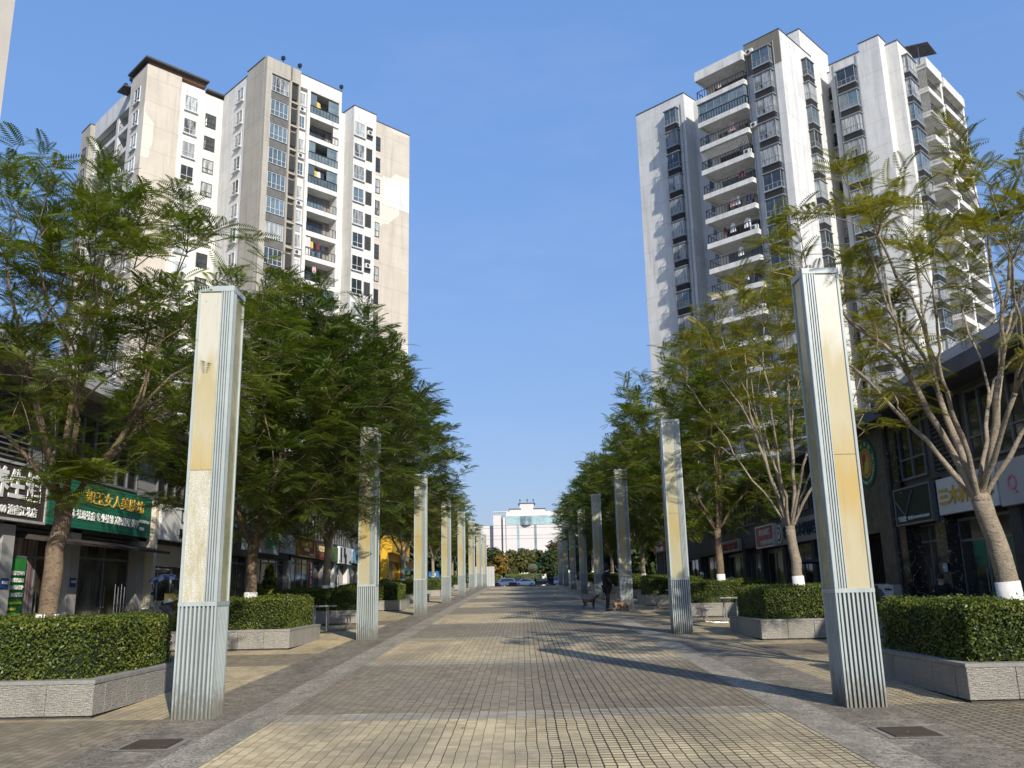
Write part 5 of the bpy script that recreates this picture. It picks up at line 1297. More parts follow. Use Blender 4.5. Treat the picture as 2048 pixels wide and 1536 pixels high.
spots = [(15.5, 96, 'low', 1.0, 'low dark tree beyond the orange brown sign'), (19, 108, 'low', 1.2, 'low dark tree behind the last right hedges'), (13.5, 118, 'low', 1.1, 'low dark tree at the end of the right row'), (24, 125, 'low', 1.4, 'broad dark tree far behind the right row'), (11.5, 150, 'low', 1.0, 'low dark tree by the far street corner at right'), (-15.5, 104, 'low', 1.1, 'low dark tree past the tall grey wall'), (-11, 120, 'low', .9, 'low dark tree behind the sixth left pillar'), (-12, 160, 'low', 1.2, 'low dark tree left of the far street'),
         (-14.5, 222, 'dark', 1.15, 'dark round tree left of the office building'), (-9.6, 214, 'dark', 1.12, 'dark tree in front of the left edge of the office building'), (-5.2, 213, 'gold', .80, 'golden leaved tree behind the white cars'),
         (-6.4, 225, 'brown', 1.0, 'brownish tree behind the golden one'), (-1.6, 222, 'olive', 1.06, 'olive tree left of centre below the office windows'), (2.8, 226, 'olive', 1.05, 'olive tree behind the round fruit sculpture'),
         (6.3, 214, 'dark', .95, 'dark green tree right of the fruit sculpture'), (9.4, 218, 'brown', 1.2, 'tall brown green tree at the right of the far street'), (13.5, 214, 'dark', 1.2, 'dark tree at the right end of the far street'), (17, 222, 'dark', 1.3, 'dark tree right behind the last right pillar'),
         (-19, 150, 'dark', 1.1, 'dark tree beyond the yellow shop'), (-14, 112, 'dark', .9, 'dark tree beside the last left planters'), (-12.5, 130, 'dark', .95, 'dark tree behind the white panel wall'), (14, 104, 'dark', 1.0, 'dark tree past the right shops'), (12, 122, 'dark', 1.0, 'dark tree by the end of the right pillars'), (18, 140, 'dark', 1.2, 'dark tree deep behind the right row'), (11, 92, 'dark', .8, 'low dark tree right of the last right planter'), (-22, 180, 'dark', 1.2, 'dark tree at the far left side of the street'),
         (-3.2, 216, 'brown', .55, 'small bushy brown tree above the white sedan'), (8, 206, 'dark', .6, 'small dark tree above the parked van')]
for x, y, k, sc_, lab in spots:
    t = empty('broadleaf_tree', (x, y, gz(y)), x*1.7); t.scale = (sc_, sc_, sc_)
    link('trunk', bgm[k][0], t); link('crown', bgm[k][1], t); tag(t, lab, 'tree', 'broadleaf trees across the far street')
def shrub(x, y, z, rad, h, label, mat, cone=False, pot=None, n=1500, size=.09):
    t = empty('potted_plant' if pot else 'shrub', (x, y, z)); r = np.random.default_rng(int(abs(x*10+y)))
    u = r.random(n); zz = u**.8*h; rr = rad*(np.sqrt(np.maximum(0, 1-((zz/h-.4)/.62)**2)) if not cone else (1-.75*zz/h))*np.sqrt(r.random(n))
    a = r.random(n)*6.283; P = np.stack([rr*np.cos(a), rr*np.sin(a), zz+(.35 if pot else .05)], 1)
    nr = r.normal(0, .6, (n, 3))+np.array([0, 0, .6]); nr /= np.linalg.norm(nr, axis=1)[:, None]; tt = np.cross(nr, r.normal(0, 1, (n, 3))); tt /= np.linalg.norm(tt, axis=1)[:, None]; b = np.cross(nr, tt); l = (size*r.uniform(.6, 1.2, n))[:, None]
    V = np.stack([P-tt*l, P+b*l*.45, P+tt*l, P-b*l*.45], 1).reshape(-1, 3)
    link('foliage', np_mesh('foliage', V, np.arange(4*n).reshape(-1, 4), [mat]), t)
    st = MB(); st.path([(0, 0, 0), (.03, 0, h*.7)], [.04, .015], 6); st.build('stem', BK['brown'], t)
    if pot:
        p = MB(); p.path([(0, 0, 0), (0, 0, .08), (0, 0, .4), (0, 0, .42)], [.17, .2, .27, .29], 16); p.build('pot', M('pot_clay', (.35, .33, .30), .8, .15, 4), t)
    tag(t, label, 'plant'); return t
shrub(-10.9, 38.3, gz(38), .55, 1.75, 'yellow green cone shaped potted bush by the grey shopfront', leaf_mat('bush_leaves_yellow', (.10, .14, .02), (.20, .22, .04), (.2, .2, .03), .3), True, True)
shrub(-10.7, 35.4, gz(35), .5, 1.0, 'low spiky plant left of the cone shaped bush', LM['mid'], False, True, 700)
shrub(-10.6, 61.5, gz(61), .9, 1.35, 'round bush in front of the teal wall', LM['mid'], False, None)
shrub(-10.0, 64.5, gz(64), .7, 1.1, 'small bush beside the teal wall', LM['mid'], False, None)

# ------------------------------------------------------------------ vehicles
for i, (x, y, sx_, lab) in enumerate(((-9, 207, 1.5, 'long dark hedge behind the white cars'), (.2, 208, 1.6, 'long dark hedge behind the fruit sculpture'), (10, 207, 1.6, 'long dark hedge behind the silver van'))):
    t = empty('street_hedge', (x, y, gz(y)-.3)); t.scale = (sx_*2, 1.0, 3.4); link('foliage', HM[2], t, (-1.5, 0, -.3)); c = MB(); c.box(-1.3, 1.3, .2, 2.9, .0, .80); c.build('inner_mass', HD, t); tag(t, lab, 'hedge', 'hedges across the far street')
def car(label, x, y, rz, col, kind='sedan', group='cars parked along the far street'):
    z = gz(y); t = empty('parked_car', (x, y, z+.004), rz); tag(t, label, 'car', group)
    paint = M('car_paint_'+col[0], col[1], .28, .03, 1, spec=.6); H = 1.45 if kind == 'sedan' else 1.68; Lc = 2.3
    low = [(-Lc, .32), (-Lc, .62), (-Lc+.12, .82), (-1.35, .93), (1.05, .93) if kind == 'sedan' else (1.9, .98), (2.05, .88), (Lc, .72), (Lc, .30), (1.85, .24), (-1.9, .24)]
    m = MB(); m.extr(low, 'y', -.88, .88); m.build('body', paint, t, bevel=.06)
    cab = [(-1.35, .90), (-.72, H-.05), (-.45, H), (.75, H), (1.05, H-.06), (1.75, .92)] if kind == 'sedan' else [(-1.5, .9), (-.95, H-.06), (-.6, H), (1.6, H-.03), (1.95, H-.3), (2.1, .92)]
    m = MB(); n = len(cab); 
    vs = [(p[0], -.82+(.16*(p[1]-.9)/(H-.9)), p[1]) for p in cab]+[(p[0], .82-(.16*(p[1]-.9)/(H-.9)), p[1]) for p in cab]
    m.add(vs, [tuple(range(n)), tuple(range(n, 2*n))[::-1]]+[(i, i+n, (i+1) % n+n, (i+1) % n) for i in range(n)]); m.build('cabin', paint, t, bevel=.04)
    gl = MB(); k_ = .92
    cx = sum(p[0] for p in cab)/n
    for s_ in (-1, 1):
        q = [(cx+(p[0]-cx)*.86, 0, 1.16+(p[1]-1.16)*.78) for p in cab]
        q = [(a, s_*(.835-.16*(c-.9)/(H-.9)), c) for a, b, c in q]; gl.add(q, [tuple(range(n)) if s_ < 0 else tuple(range(n))[::-1]])
    a, b2 = cab[0], cab[1]; gl.add([(a[0]+.06, -.70, a[1]+.06), (a[0]+.06, .70, a[1]+.06), (b2[0]-.04, .60, b2[1]), (b2[0]-.04, -.60, b2[1])], [(0, 1, 2, 3)])
    gl.v = [(vx-(.02 if i >= 2*n else 0), vy, vz+(.02 if i >= 2*n else 0)) for i, (vx, vy, vz) in enumerate(gl.v)]
    gl.build('window_glass', PANES[0], t)
    for sx_ in (-1.42, 1.42):
        for sy in (-1, 1):
            w_ = MB(); w_.path([(sx_, sy*.90, .33), (sx_, sy*.70, .33)], .33, 18); o = w_.build('wheel', M('tyre_rubber', (.02, .02, .02), .85), t)
            rm = MB(); rm.path([(sx_, sy*.912, .33), (sx_, sy*.902, .33)], .2, 12); rm.build('rim', M('rim_metal', (.5, .5, .5), .35, .05, 3, metal=.8), o)
    for sy in (-1, 1):
        h = MB(); h.ball((-Lc+.06, sy*.62, .68), .14, 10, 0, (.5, 1.2, .6)); h.build('headlight', M('lamp_glass', (.6, .62, .62), .1), t)
        h = MB(); h.box(Lc-.06, Lc+.02, sy*.62-.15, sy*.62+.15, .70, .84); h.build('tail_light', M('tail_red', (.3, .01, .01), .2), t)
    return t
WH = ('white', (.72, .73, .74)); DK = ('dark', (.03, .03, .035)); SV = ('silver', (.40, .41, .42))
car('white estate car parked side on, left of the white sedan', -3.6, 186, 0, WH, 'suv'); car('white sedan in the middle of the far street', .3, 183.5, .25, WH)
car('dark car under the round fruit sculpture', 3.7, 189, 0, DK); car('silver van seen from the front at the right', 7.1, 182, math.pi/2, SV, 'suv'); car('dark car between the two white cars, further back', -1.3, 192, 0, DK, 'suv')
car('silver car near the right end of the far street', 10.6, 187, 0, SV)
def fruit():
    t = empty('fruit_sculpture', (2.25, 193, gz(193))); tag(t, 'round golden fruit sculpture with a green leaf on thin legs', 'sculpture')
    g = M('gold_paint', (.60, .42, .12), .45, .12, 2)
    m = MB(); m.ball((0, 0, 3.75), 1.1, 24, 0, (1, 1, .88)); m.build('fruit', g, t, smooth=True)
    l = MB(); l.ball((1.05, .3, 4.2), .62, 14, 0, (1, .3, 1.25)); l.build('leaf', M('leaf_green_paint', (.04, .17, .05), .5), t, smooth=True)
    for x in (-.85, .85): m = MB(); m.path([(x*.9, 0, 0), (x*.7, 0, 3.0)], .07, 8); m.build('leg', M('leg_cream', (.6, .55, .45), .5), t)
fruit()
for x, y, h, lab in ((-5.4, 172, .9, 'rust brown flower box left of the white cars'), (-1.9, 172, .9, 'rust brown flower box between the white cars')):
    o = empty('flower_box', (x, y, gz(y))); MB().box(-.75, .75, -.4, .4, 0, .7).build('box', M('rust_brown', (.11, .05, .035), .8, .2, 3), o, bevel=.03); b = MB(); b.box(-.7, .7, -.35, .35, .7, .74); b.build('soil', SOIL, o); tag(o, lab, 'flower box', 'flower boxes at the kerb')
t = empty('panel_wall', (-6.0, 140, gz(140))); tag(t, 'white slatted panel wall behind the last left pillars', 'wall')
m = MB()
for k in range(8): m.box(-1.8+k*.42, -1.42+k*.42, 0, .08, .1, 3.0)
m.box(-1.9, 1.6, .08, .16, 0, 3.1); m.build('panel', M('panel_dull_white', (.42, .41, .39), .7, .1, 1), t)
t = empty('parking_sign', (-7.0, 70.4, gz(70))); tag(t, 'small blue and yellow parking sign by the left hedges', 'sign')
MB().box(-.42, .42, -.02, .02, .95, 1.62).build('plate', pm_('sign_blue', (.03, .18, .45)), t); MB().box(-.42, .42, -.021, .021, .55, .949).build('lower_plate', pm_('sign_yellow', (.65, .55, .08)), t)
o = link('lettering', text_mesh('P', .45, c_white, .02), t, (0, -.03, 1.28)); o.rotation_euler = (math.pi/2, 0, 0); MB().path([(0, .03, 0), (0, .03, .6)], .03, 8).build('post', ALU, t)
t = empty('round_sign', (-9.0, 71.5, gz(71))); tag(t, 'orange round sign on a post beyond the yellow shop', 'sign'); MB().path([(0, -.04, 2.15), (0, .04, 2.15)], .33, 20).build('disc', pm_('sign_orange', (.65, .30, .08)), t); MB().path([(0, .05, 0), (0, .05, 2.2)], .03, 8).build('post', ALU, t)
t = empty('market_tent', (-9.3, 76, gz(76))); tag(t, 'pale cyan tent roof beside the yellow shop', 'tent')
m = MB(); m.add([(-.9, -.9, 1.9), (.9, -.9, 1.9), (.9, .9, 1.9), (-.9, .9, 1.9), (0, 0, 2.5)], [(0, 1, 4), (1, 2, 4), (2, 3, 4), (3, 0, 4)]); m.box(-.9, .9, -.9, -.88, 1.65, 1.9); m.build('canopy', M('cyan_canvas', (.15, .50, .58), .8), t)
for a in (-1, 1):
    for b2 in (-1, 1): MB().path([(a*.85, b2*.85, 0), (a*.85, b2*.85, 1.9)], .025, 6).build('leg', ALU, t)

# ------------------------------------------------------------------ picnic tables
def table_set():
    t = empty('picnic_table'); st = M('stainless_steel', (.42, .42, .41), .35, .12, 6, metal=.55, spec=.5)
    m = MB(); m.box(-.42, .42, -.32, .32, .70, .74); m.build('table_top', st, t, bevel=.01)
    for x in (-.2, .2):
        for y in (-.1, .1): m = MB(); m.path([(x, y, .02), (x, y, .70)], .022, 8); m.build('leg', st, t)
    for s in (-1, 1):
        m = MB(); m.box(s*.62, s*.98, -.32, .32, .41, .44); o = m.build('seat', st, t, bevel=.01)
        for y in (-.2, .2):
            m = MB(); m.path([(s*.85, y, .41), (s*.84, y, .2), (s*.75, y, .06), (s*.6, y, .022), (s*.2, y, .022)], .02, 8); m.build('seat_bracket', st, o)
    return t
tb = table_set(); lst = [(6.15, 26.6, .1, 'steel picnic table between the second and third right planters'), (-6.05, 26.8, 0, 'steel picnic table in shade between the second and third left planters'),
    (6.2, 36.0, 0, 'steel picnic table past the third right planter'), (6.3, 45.4, 0, 'steel picnic table past the fourth right planter')]
for i, (x, y, rz, lab) in enumerate(lst):
    o = tb if i == 0 else copy_tree(tb); o.location = (x, y, gz(y)); o.rotation_euler = (0, 0, rz); tag(o, lab, 'picnic table', 'steel picnic tables between planters')

# ------------------------------------------------------------------ people and dogs
def skin_mesh(name, pts, edges, rad, root, mats, sub=2):
    me = bpy.data.meshes.new(name); me.from_pydata(pts, edges, []); o = bpy.data.objects.new(name, me); C.objects.link(o)
    md = o.modifiers.new('s', 'SKIN'); md.use_smooth_shade = True
    if not me.skin_vertices:
        bm = bmesh.new(); bm.from_mesh(me); bm.verts.layers.skin.verify(); bm.to_mesh(me); bm.free()
    for i, r in enumerate(rad):
        rr = r if isinstance(r, tuple) else (r, r); me.skin_vertices[0].data[i].radius = rr; me.skin_vertices[0].data[i].use_root = (i == root)
    ms = o.modifiers.new('b', 'SUBSURF'); ms.levels = sub; ms.render_levels = sub
    bpy.context.view_layer.update()
    r = bpy.data.meshes.new_from_object(o.evaluated_get(bpy.context.evaluated_depsgraph_get())); bpy.data.objects.remove(o)
    r.name = name; r.materials.clear()
    for m in mats: r.materials.append(m)
    return r
SKIN = M('skin', (.42, .26, .18), .55, .06, 8)
def person(label, loc, rz, J, cols, group=None, hairc=(.012, .01, .009), cap=None, hood=False, sc_=1.0, coat=.0):
    """J: joint positions, facing +x in the local frame"""
    t = empty('person', loc, rz); t.scale = (sc_,)*3; tag(t, label, 'person', group)
    names = ['pel', 'waist', 'chest', 'nb', 'neck', 'head', 'top', 'shL', 'elL', 'wrL', 'haL', 'shR', 'elR', 'wrR', 'haR', 'hipL', 'knL', 'anL', 'toL', 'hipR', 'knR', 'anR', 'toR']
    rad = dict(pel=(.125, .155), waist=(.11, .135), chest=(.125, .17), nb=(.075, .10), neck=.055, head=(.095, .078), top=(.07, .06), sh=.06, el=.042, wr=.028, ha=(.038, .02), hip=.09, kn=.056, an=.038, to=(.038, .03))
    E_ = [('pel', 'waist'), ('waist', 'chest'), ('chest', 'nb'), ('nb', 'neck'), ('neck', 'head'), ('head', 'top')]
    for s_ in 'LR': E_ += [('nb', 'sh'+s_), ('sh'+s_, 'el'+s_), ('el'+s_, 'wr'+s_), ('wr'+s_, 'ha'+s_), ('pel', 'hip'+s_), ('hip'+s_, 'kn'+s_), ('kn'+s_, 'an'+s_), ('an'+s_, 'to'+s_)]
    rr = lambda n, k=0: tuple(a+k for a in (lambda v: v if isinstance(v, tuple) else (v, v))(rad.get(n) or rad[n[:-1]]))
    def part(nm, keep, grow, mats, root, over={}):
        idx = {n: i for i, n in enumerate(keep)}
        return skin_mesh(nm, [J[n] for n in keep], [(idx[a], idx[b]) for a, b in E_ if a in idx and b in idx], [over.get(n, rr(n, grow)) for n in keep], idx[root], mats)
    bm = part('body', names, 0, [SKIN], 'pel', {'pel': (.10, .12), 'waist': (.09, .11), 'chest': (.10, .14), 'nb': (.06, .085), 'shL': (.045, .045), 'shR': (.045, .045), 'hipL': (.07, .07), 'hipR': (.07, .07)})
    b = link('body', bm, t)
    # hands: palm is in the body; fingers and thumb, and the face, are joined into the same mesh
    x = MB()
    for s_ in 'LR':
        w0, h0 = Vector(J['wr'+s_]), Vector(J['ha'+s_]); d = (h0-w0).normalized(); side = d.cross(Vector((0, 0, 1)) if abs(d.z) < .8 else Vector((1, 0, 0))).normalized(); nrm = d.cross(side)
        for k, ln in enumerate((.062, .072, .068, .054)):
            p0 = h0+side*(-.027+.018*k)+d*.012; x.path([p0, p0+d*ln*.5+nrm*.008, p0+d*ln*.95+nrm*.03], [.0095, .0085, .007], 6)
        p0 = w0+(h0-w0)*.45-side*.026; x.path([p0, p0-side*.022+d*.02, p0-side*.026+d*.05+nrm*.012], [.011, .010, .008], 6)
    hd = Vector(J['head']); up = (Vector(J['top'])-Vector(J['neck'])).normalized(); fw = Vector((1, 0, 0)); fw = (fw-up*fw.dot(up)).normalized(); sd_ = up.cross(fw)
    x.path([hd+fw*.088+up*.028, hd+fw*.108-up*.004, hd+fw*.092-up*.012], [.009, .017, .010], 8)
    for k in (-1, 1): x.ball(hd+sd_*k*.082-up*.0, .026, 8, 0, (.7, .35, 1.1))
    nv = len(bm.vertices); bmx = bmesh.new(); bmx.from_mesh(bm); tmp = x.mesh('tmp', SKIN, True); bmx.from_mesh(tmp); bmx.to_mesh(bm); bmx.free(); bpy.data.meshes.remove(tmp)
    f = MB()
    for k in (-1, 1): f.ball(hd+fw*.086+sd_*k*.034+up*.022, .011, 8, 0, (.6, 1.2, .6)); f.path([hd+fw*.093+sd_*k*.018+up*.042, hd+fw*.086+sd_*k*.052+up*.044], .005, 5, 0)
    f.path([hd+fw*.092-sd_*.024-up*.042, hd+fw*.099-up*.040, hd+fw*.092+sd_*.024-up*.042], .006, 5, 1); f.build('face_features', [M('eye_dark', (.02, .012, .01), .4), M('lips', (.30, .12, .10), .5)], t)
    h = MB(); n = 14
    for i in range(0, 6):
        pass
    c = hd+up*.028-fw*.014; h.ball((0, 0, 0), 1, 18); R3 = Matrix((fw, sd_, up)).transposed()
    vs = []
    for v in h.v:
        q = Vector(v); k = Vector((q.x*.112, q.y*.094, q.z*.112))
        if q.x > .25 and q.z < .35: k *= .80
        vs.append(tuple(c+R3@k))
    h.v = vs; hm = M('hair_%d' % int(hairc[0]*1000), hairc, .6, .2, 20)
    if cap is not None: hm = M('cap_cloth', cap, .8, .1, 8)
    h.build('cap' if cap is not None else ('hood' if hood else 'hair'), hm if not hood else M('hood_dark', cols[0], .9), t, smooth=True)
    tops = ['pel', 'waist', 'chest', 'nb', 'neck', 'shL', 'elL', 'wrL', 'shR', 'elR', 'wrR']
    J2 = dict(J); ov = {'pel': (.15+coat, .175+coat), 'waist': (.14+coat*.6, .165+coat*.6), 'chest': (.155, .205), 'nb': (.105, .14), 'neck': (.068, .068), 'shL': (.088, .088), 'shR': (.088, .088), 'elL': (.066, .066), 'elR': (.066, .066), 'wrL': (.05, .05), 'wrR': (.05, .05)}
    link('jacket', part('jacket', tops, .022, [M('cloth_'+label[:6]+str(cols[0][0]), cols[0], .9, .2, 8, bmp=.2, bsc=20)], 'pel', ov), t)
    link('trousers', part('trousers', ['pel', 'hipL', 'knL', 'anL', 'hipR', 'knR', 'anR'], .018, [M('trou_'+str(cols[1][0]), cols[1], .9, .2, 8)], 'pel'), t)
    sh = MB()
    for s_ in 'LR':
        a, b2 = Vector(J['an'+s_]), Vector(J['to'+s_]); d = (b2-a); d.z = 0; d.normalize()
        sh.path([a-d*.06+Vector((0, 0, -.03)), a+Vector((0, 0, -.02)), b2-d*.02+Vector((0, 0, -.003)), b2+d*.05], [.040, .052, .042, .026], 10)
    sh.build('shoes', M('shoe_dark', (.02, .02, .02), .6), t, smooth=True)
    return t
def stand(lean=0., hands=.12, bow=0., step=.05):
    J = dict(pel=(0, 0, .93), waist=(.01, 0, 1.08), chest=(lean*.5, 0, 1.27), nb=(lean, 0, 1.43), neck=(lean+.01+bow*.3, 0, 1.50), head=(lean+.03+bow, 0, 1.60), top=(lean+.025+bow, 0, 1.675))
    for s_, y in (('L', 1), ('R', -1)):
        J['sh'+s_] = (lean-.01, y*.175, 1.39); J['el'+s_] = (lean-.02, y*.225, 1.11); J['wr'+s_] = (lean+hands, y*.19, .90+hands*.6); J['ha'+s_] = (lean+hands+.045, y*.17, .84+hands*.75)
        J['hip'+s_] = (0, y*.085, .88); J['kn'+s_] = (.03+step*y, y*.10, .48); J['an'+s_] = (-.01+step*y, y*.11, .085); J['to'+s_] = (.12+step*y, y*.13, .045)
    return J
def sit(lean=.02, bow=0.0, hands=(.30, .56)):
    J = dict(pel=(0, 0, .50), waist=(-.01, 0, .66), chest=(lean*.5, 0, .86), nb=(lean, 0, 1.02), neck=(lean+.015, 0, 1.09), head=(lean+.035+bow, 0, 1.19), top=(lean+.03+bow, 0, 1.265))
    for s_, y in (('L', 1), ('R', -1)):
        J['sh'+s_] = (lean-.01, y*.175, .98); J['el'+s_] = (lean+.05, y*.24, .72); J['wr'+s_] = (hands[0], y*.13, hands[1]+.04); J['ha'+s_] = (hands[0]+.06, y*.09, hands[1]+.03)
        J['hip'+s_] = (.02, y*.09, .47); J['kn'+s_] = (.43, y*.13, .48); J['an'+s_] = (.43, y*.13, .09); J['to'+s_] = (.56, y*.14, .05)
    return J
blk = (.010, .010, .012)
person('man in black coat and hood standing with two dogs beside the third right pillar', (3.3, 35.15, gz(35.1)), R_(20), stand(.0, .16, .05, .04), (blk, (.012, .012, .014)), hood=True, coat=.03)
def stool(x, y, z, lab, h=.44, rz=0):
    t = empty('stool', (x, y, z), rz); m = MB(); m.box(-.18, .18, -.18, .18, h-.04, h); m.build('seat', M('stool_plastic', (.10, .05, .04), .6), t, bevel=.01)
    for a in (-1, 1):
        for b2 in (-1, 1): m = MB(); m.path([(a*.16, b2*.16, 0), (a*.13, b2*.13, h-.04)], .02, 6); m.build('leg', M('stool_plastic', (.10, .05, .04), .6), t)
    tag(t, lab, 'stool', 'stools in front of the shops')
hx, hy = 11.0, 23.6
person('dark haired man in a black jacket sitting behind the nearest right hedge', (hx, hy, gz(hy)), R_(-115), sit(.03), (blk, (.02, .02, .03)))
stool(hx, hy, gz(hy), 'stool under the man sitting behind the nearest right hedge')
person('person in a white cap and beige camouflage jacket sitting behind the far right hedge', (9.2, 45, gz(45)), R_(170), sit(.10, .03), ((.28, .23, .18), (.05, .05, .06)), cap=(.75, .75, .73))
stool(9.2, 45, gz(45), 'stool under the white cap person')
person('person in dark clothes sitting left of the white cap person', (8.7, 46, gz(46)), R_(-100), sit(.05, .02), (blk, blk))
stool(8.7, 46, gz(46), 'stool under the person in dark clothes')
person('pedestrian in a pale pink top walking by the far cars', (4.5, 176, gz(176)), R_(-90), stand(.03, .1), ((.50, .30, .26), (.10, .08, .08)))
person('pedestrian in dark clothes beside the pale pink one', (5.5, 176.5, gz(176)), R_(80), stand(.02, .1), (blk, blk)); person('second dark pedestrian near the silver van', (6.0, 177.5, gz(177)), R_(60), stand(.02, .1), (blk, (.03, .03, .05)))
person('rider in dark clothes near the fruit sculpture', (2.6, 177, gz(177)), R_(180), stand(.08, .3), ((.03, .03, .035), blk))
def dog(label, loc, rz, col, down=False, sc_=1.0):
    t = empty('dog', loc, rz); t.scale = (sc_,)*3; tag(t, label, 'dog')
    P = dict(rump=(-.24, 0, .36), belly=(-.05, 0, .345), chest=(.15, 0, .345), with_=(.20, 0, .42), neck=(.28, 0, .50) if not down else (.31, 0, .36), head=(.345, 0, .555) if not down else (.40, 0, .27), muz=(.45, 0, .535) if not down else (.46, 0, .20),
             t1=(-.31, 0, .44), t2=(-.36, 0, .55), t3=(-.345, 0, .63))
    R0 = dict(rump=(.075, .07), belly=(.066, .06), chest=(.09, .08), with_=(.065, .06), neck=(.05, .045), head=(.055, .055), muz=(.026, .024), t1=.02, t2=.018, t3=.024)
    E_ = [('rump', 'belly'), ('belly', 'chest'), ('chest', 'with_'), ('with_', 'neck'), ('neck', 'head'), ('head', 'muz'), ('rump', 't1'), ('t1', 't2'), ('t2', 't3')]
    for s_, y in (('L', 1), ('R', -1)):
        o = .035*y
        P['s'+s_] = (.17+o, y*.055, .27); P['k'+s_] = (.155+o, y*.062, .15); P['p'+s_] = (.165+o, y*.062, .03); P['f'+s_] = (.195+o, y*.062, .018)
        P['h'+s_] = (-.23-o, y*.055, .28); P['st'+s_] = (-.18-o, y*.062, .19); P['hk'+s_] = (-.285-o, y*.062, .115); P['hp'+s_] = (-.265-o, y*.062, .025); P['hf'+s_] = (-.235-o, y*.062, .018)
        for n, r in (('s', .042), ('k', .026), ('p', .022), ('f', .022), ('h', .05), ('st', .036), ('hk', .022), ('hp', .020), ('hf', .022)): R0[n+s_] = r
        E_ += [('chest', 's'+s_), ('s'+s_, 'k'+s_), ('k'+s_, 'p'+s_), ('p'+s_, 'f'+s_), ('rump', 'h'+s_), ('h'+s_, 'st'+s_), ('st'+s_, 'hk'+s_), ('hk'+s_, 'hp'+s_), ('hp'+s_, 'hf'+s_)]
    ns = list(P); ix = {n: i for i, n in enumerate(ns)}; fur = M('fur_'+label[:5], col, .95, .35, 9, bmp=.8, bsc=45)
    link('body', skin_mesh('body', [P[n] for n in ns], [(ix[a], ix[b]) for a, b in E_], [R0[n] for n in ns], ix['chest'], [fur]), t)
    hd = Vector(P['head'])
    for k in (-1, 1): m = MB(); m.ball(hd+Vector((-.01, k*.058, -.005)), .042, 10, 0, (.7, .35, 1.15)); m.build('ear', fur, t, smooth=True)
    m = MB(); m.ball(Vector(P['muz'])+Vector((.024, 0, .008)), .013, 8); m.build('nose', c_black, t)
    cl = MB(); a, b2 = Vector(P['with_']), Vector(P['neck']); cl.path([a.lerp(b2, .62), a.lerp(b2, .78)], .062, 12); cl.build('collar', c_red, t)
dog('brown curly dog with raised tail walking towards the man in black', (2.78, 37.4, gz(37.4)), R_(5), (.10, .055, .03), sc_=.92)
dog('tan and white dog sniffing the foot of the third right pillar', (3.75, 35.0, gz(35)), R_(-10), (.30, .16, .08), True, .78)
for (a, b2, lab) in (((3.45, 35.2, gz(35)+1.0), (3.25, 37.15, gz(37)+.45), 'thin leash from the man in black to the brown dog'), ((3.52, 35.12, gz(35)+1.0), (3.98, 35.0, gz(35)+.33), 'thin leash from the man in black to the tan dog')):
    a, b2 = Vector(a), Vector(b2); pts = [a.lerp(b2, k/6)-Vector((0, 0, .12*math.sin(math.pi*k/6))) for k in range(7)]
    tag(MB().path(pts, .006, 5).build('leash', c_red), lab, 'leash')

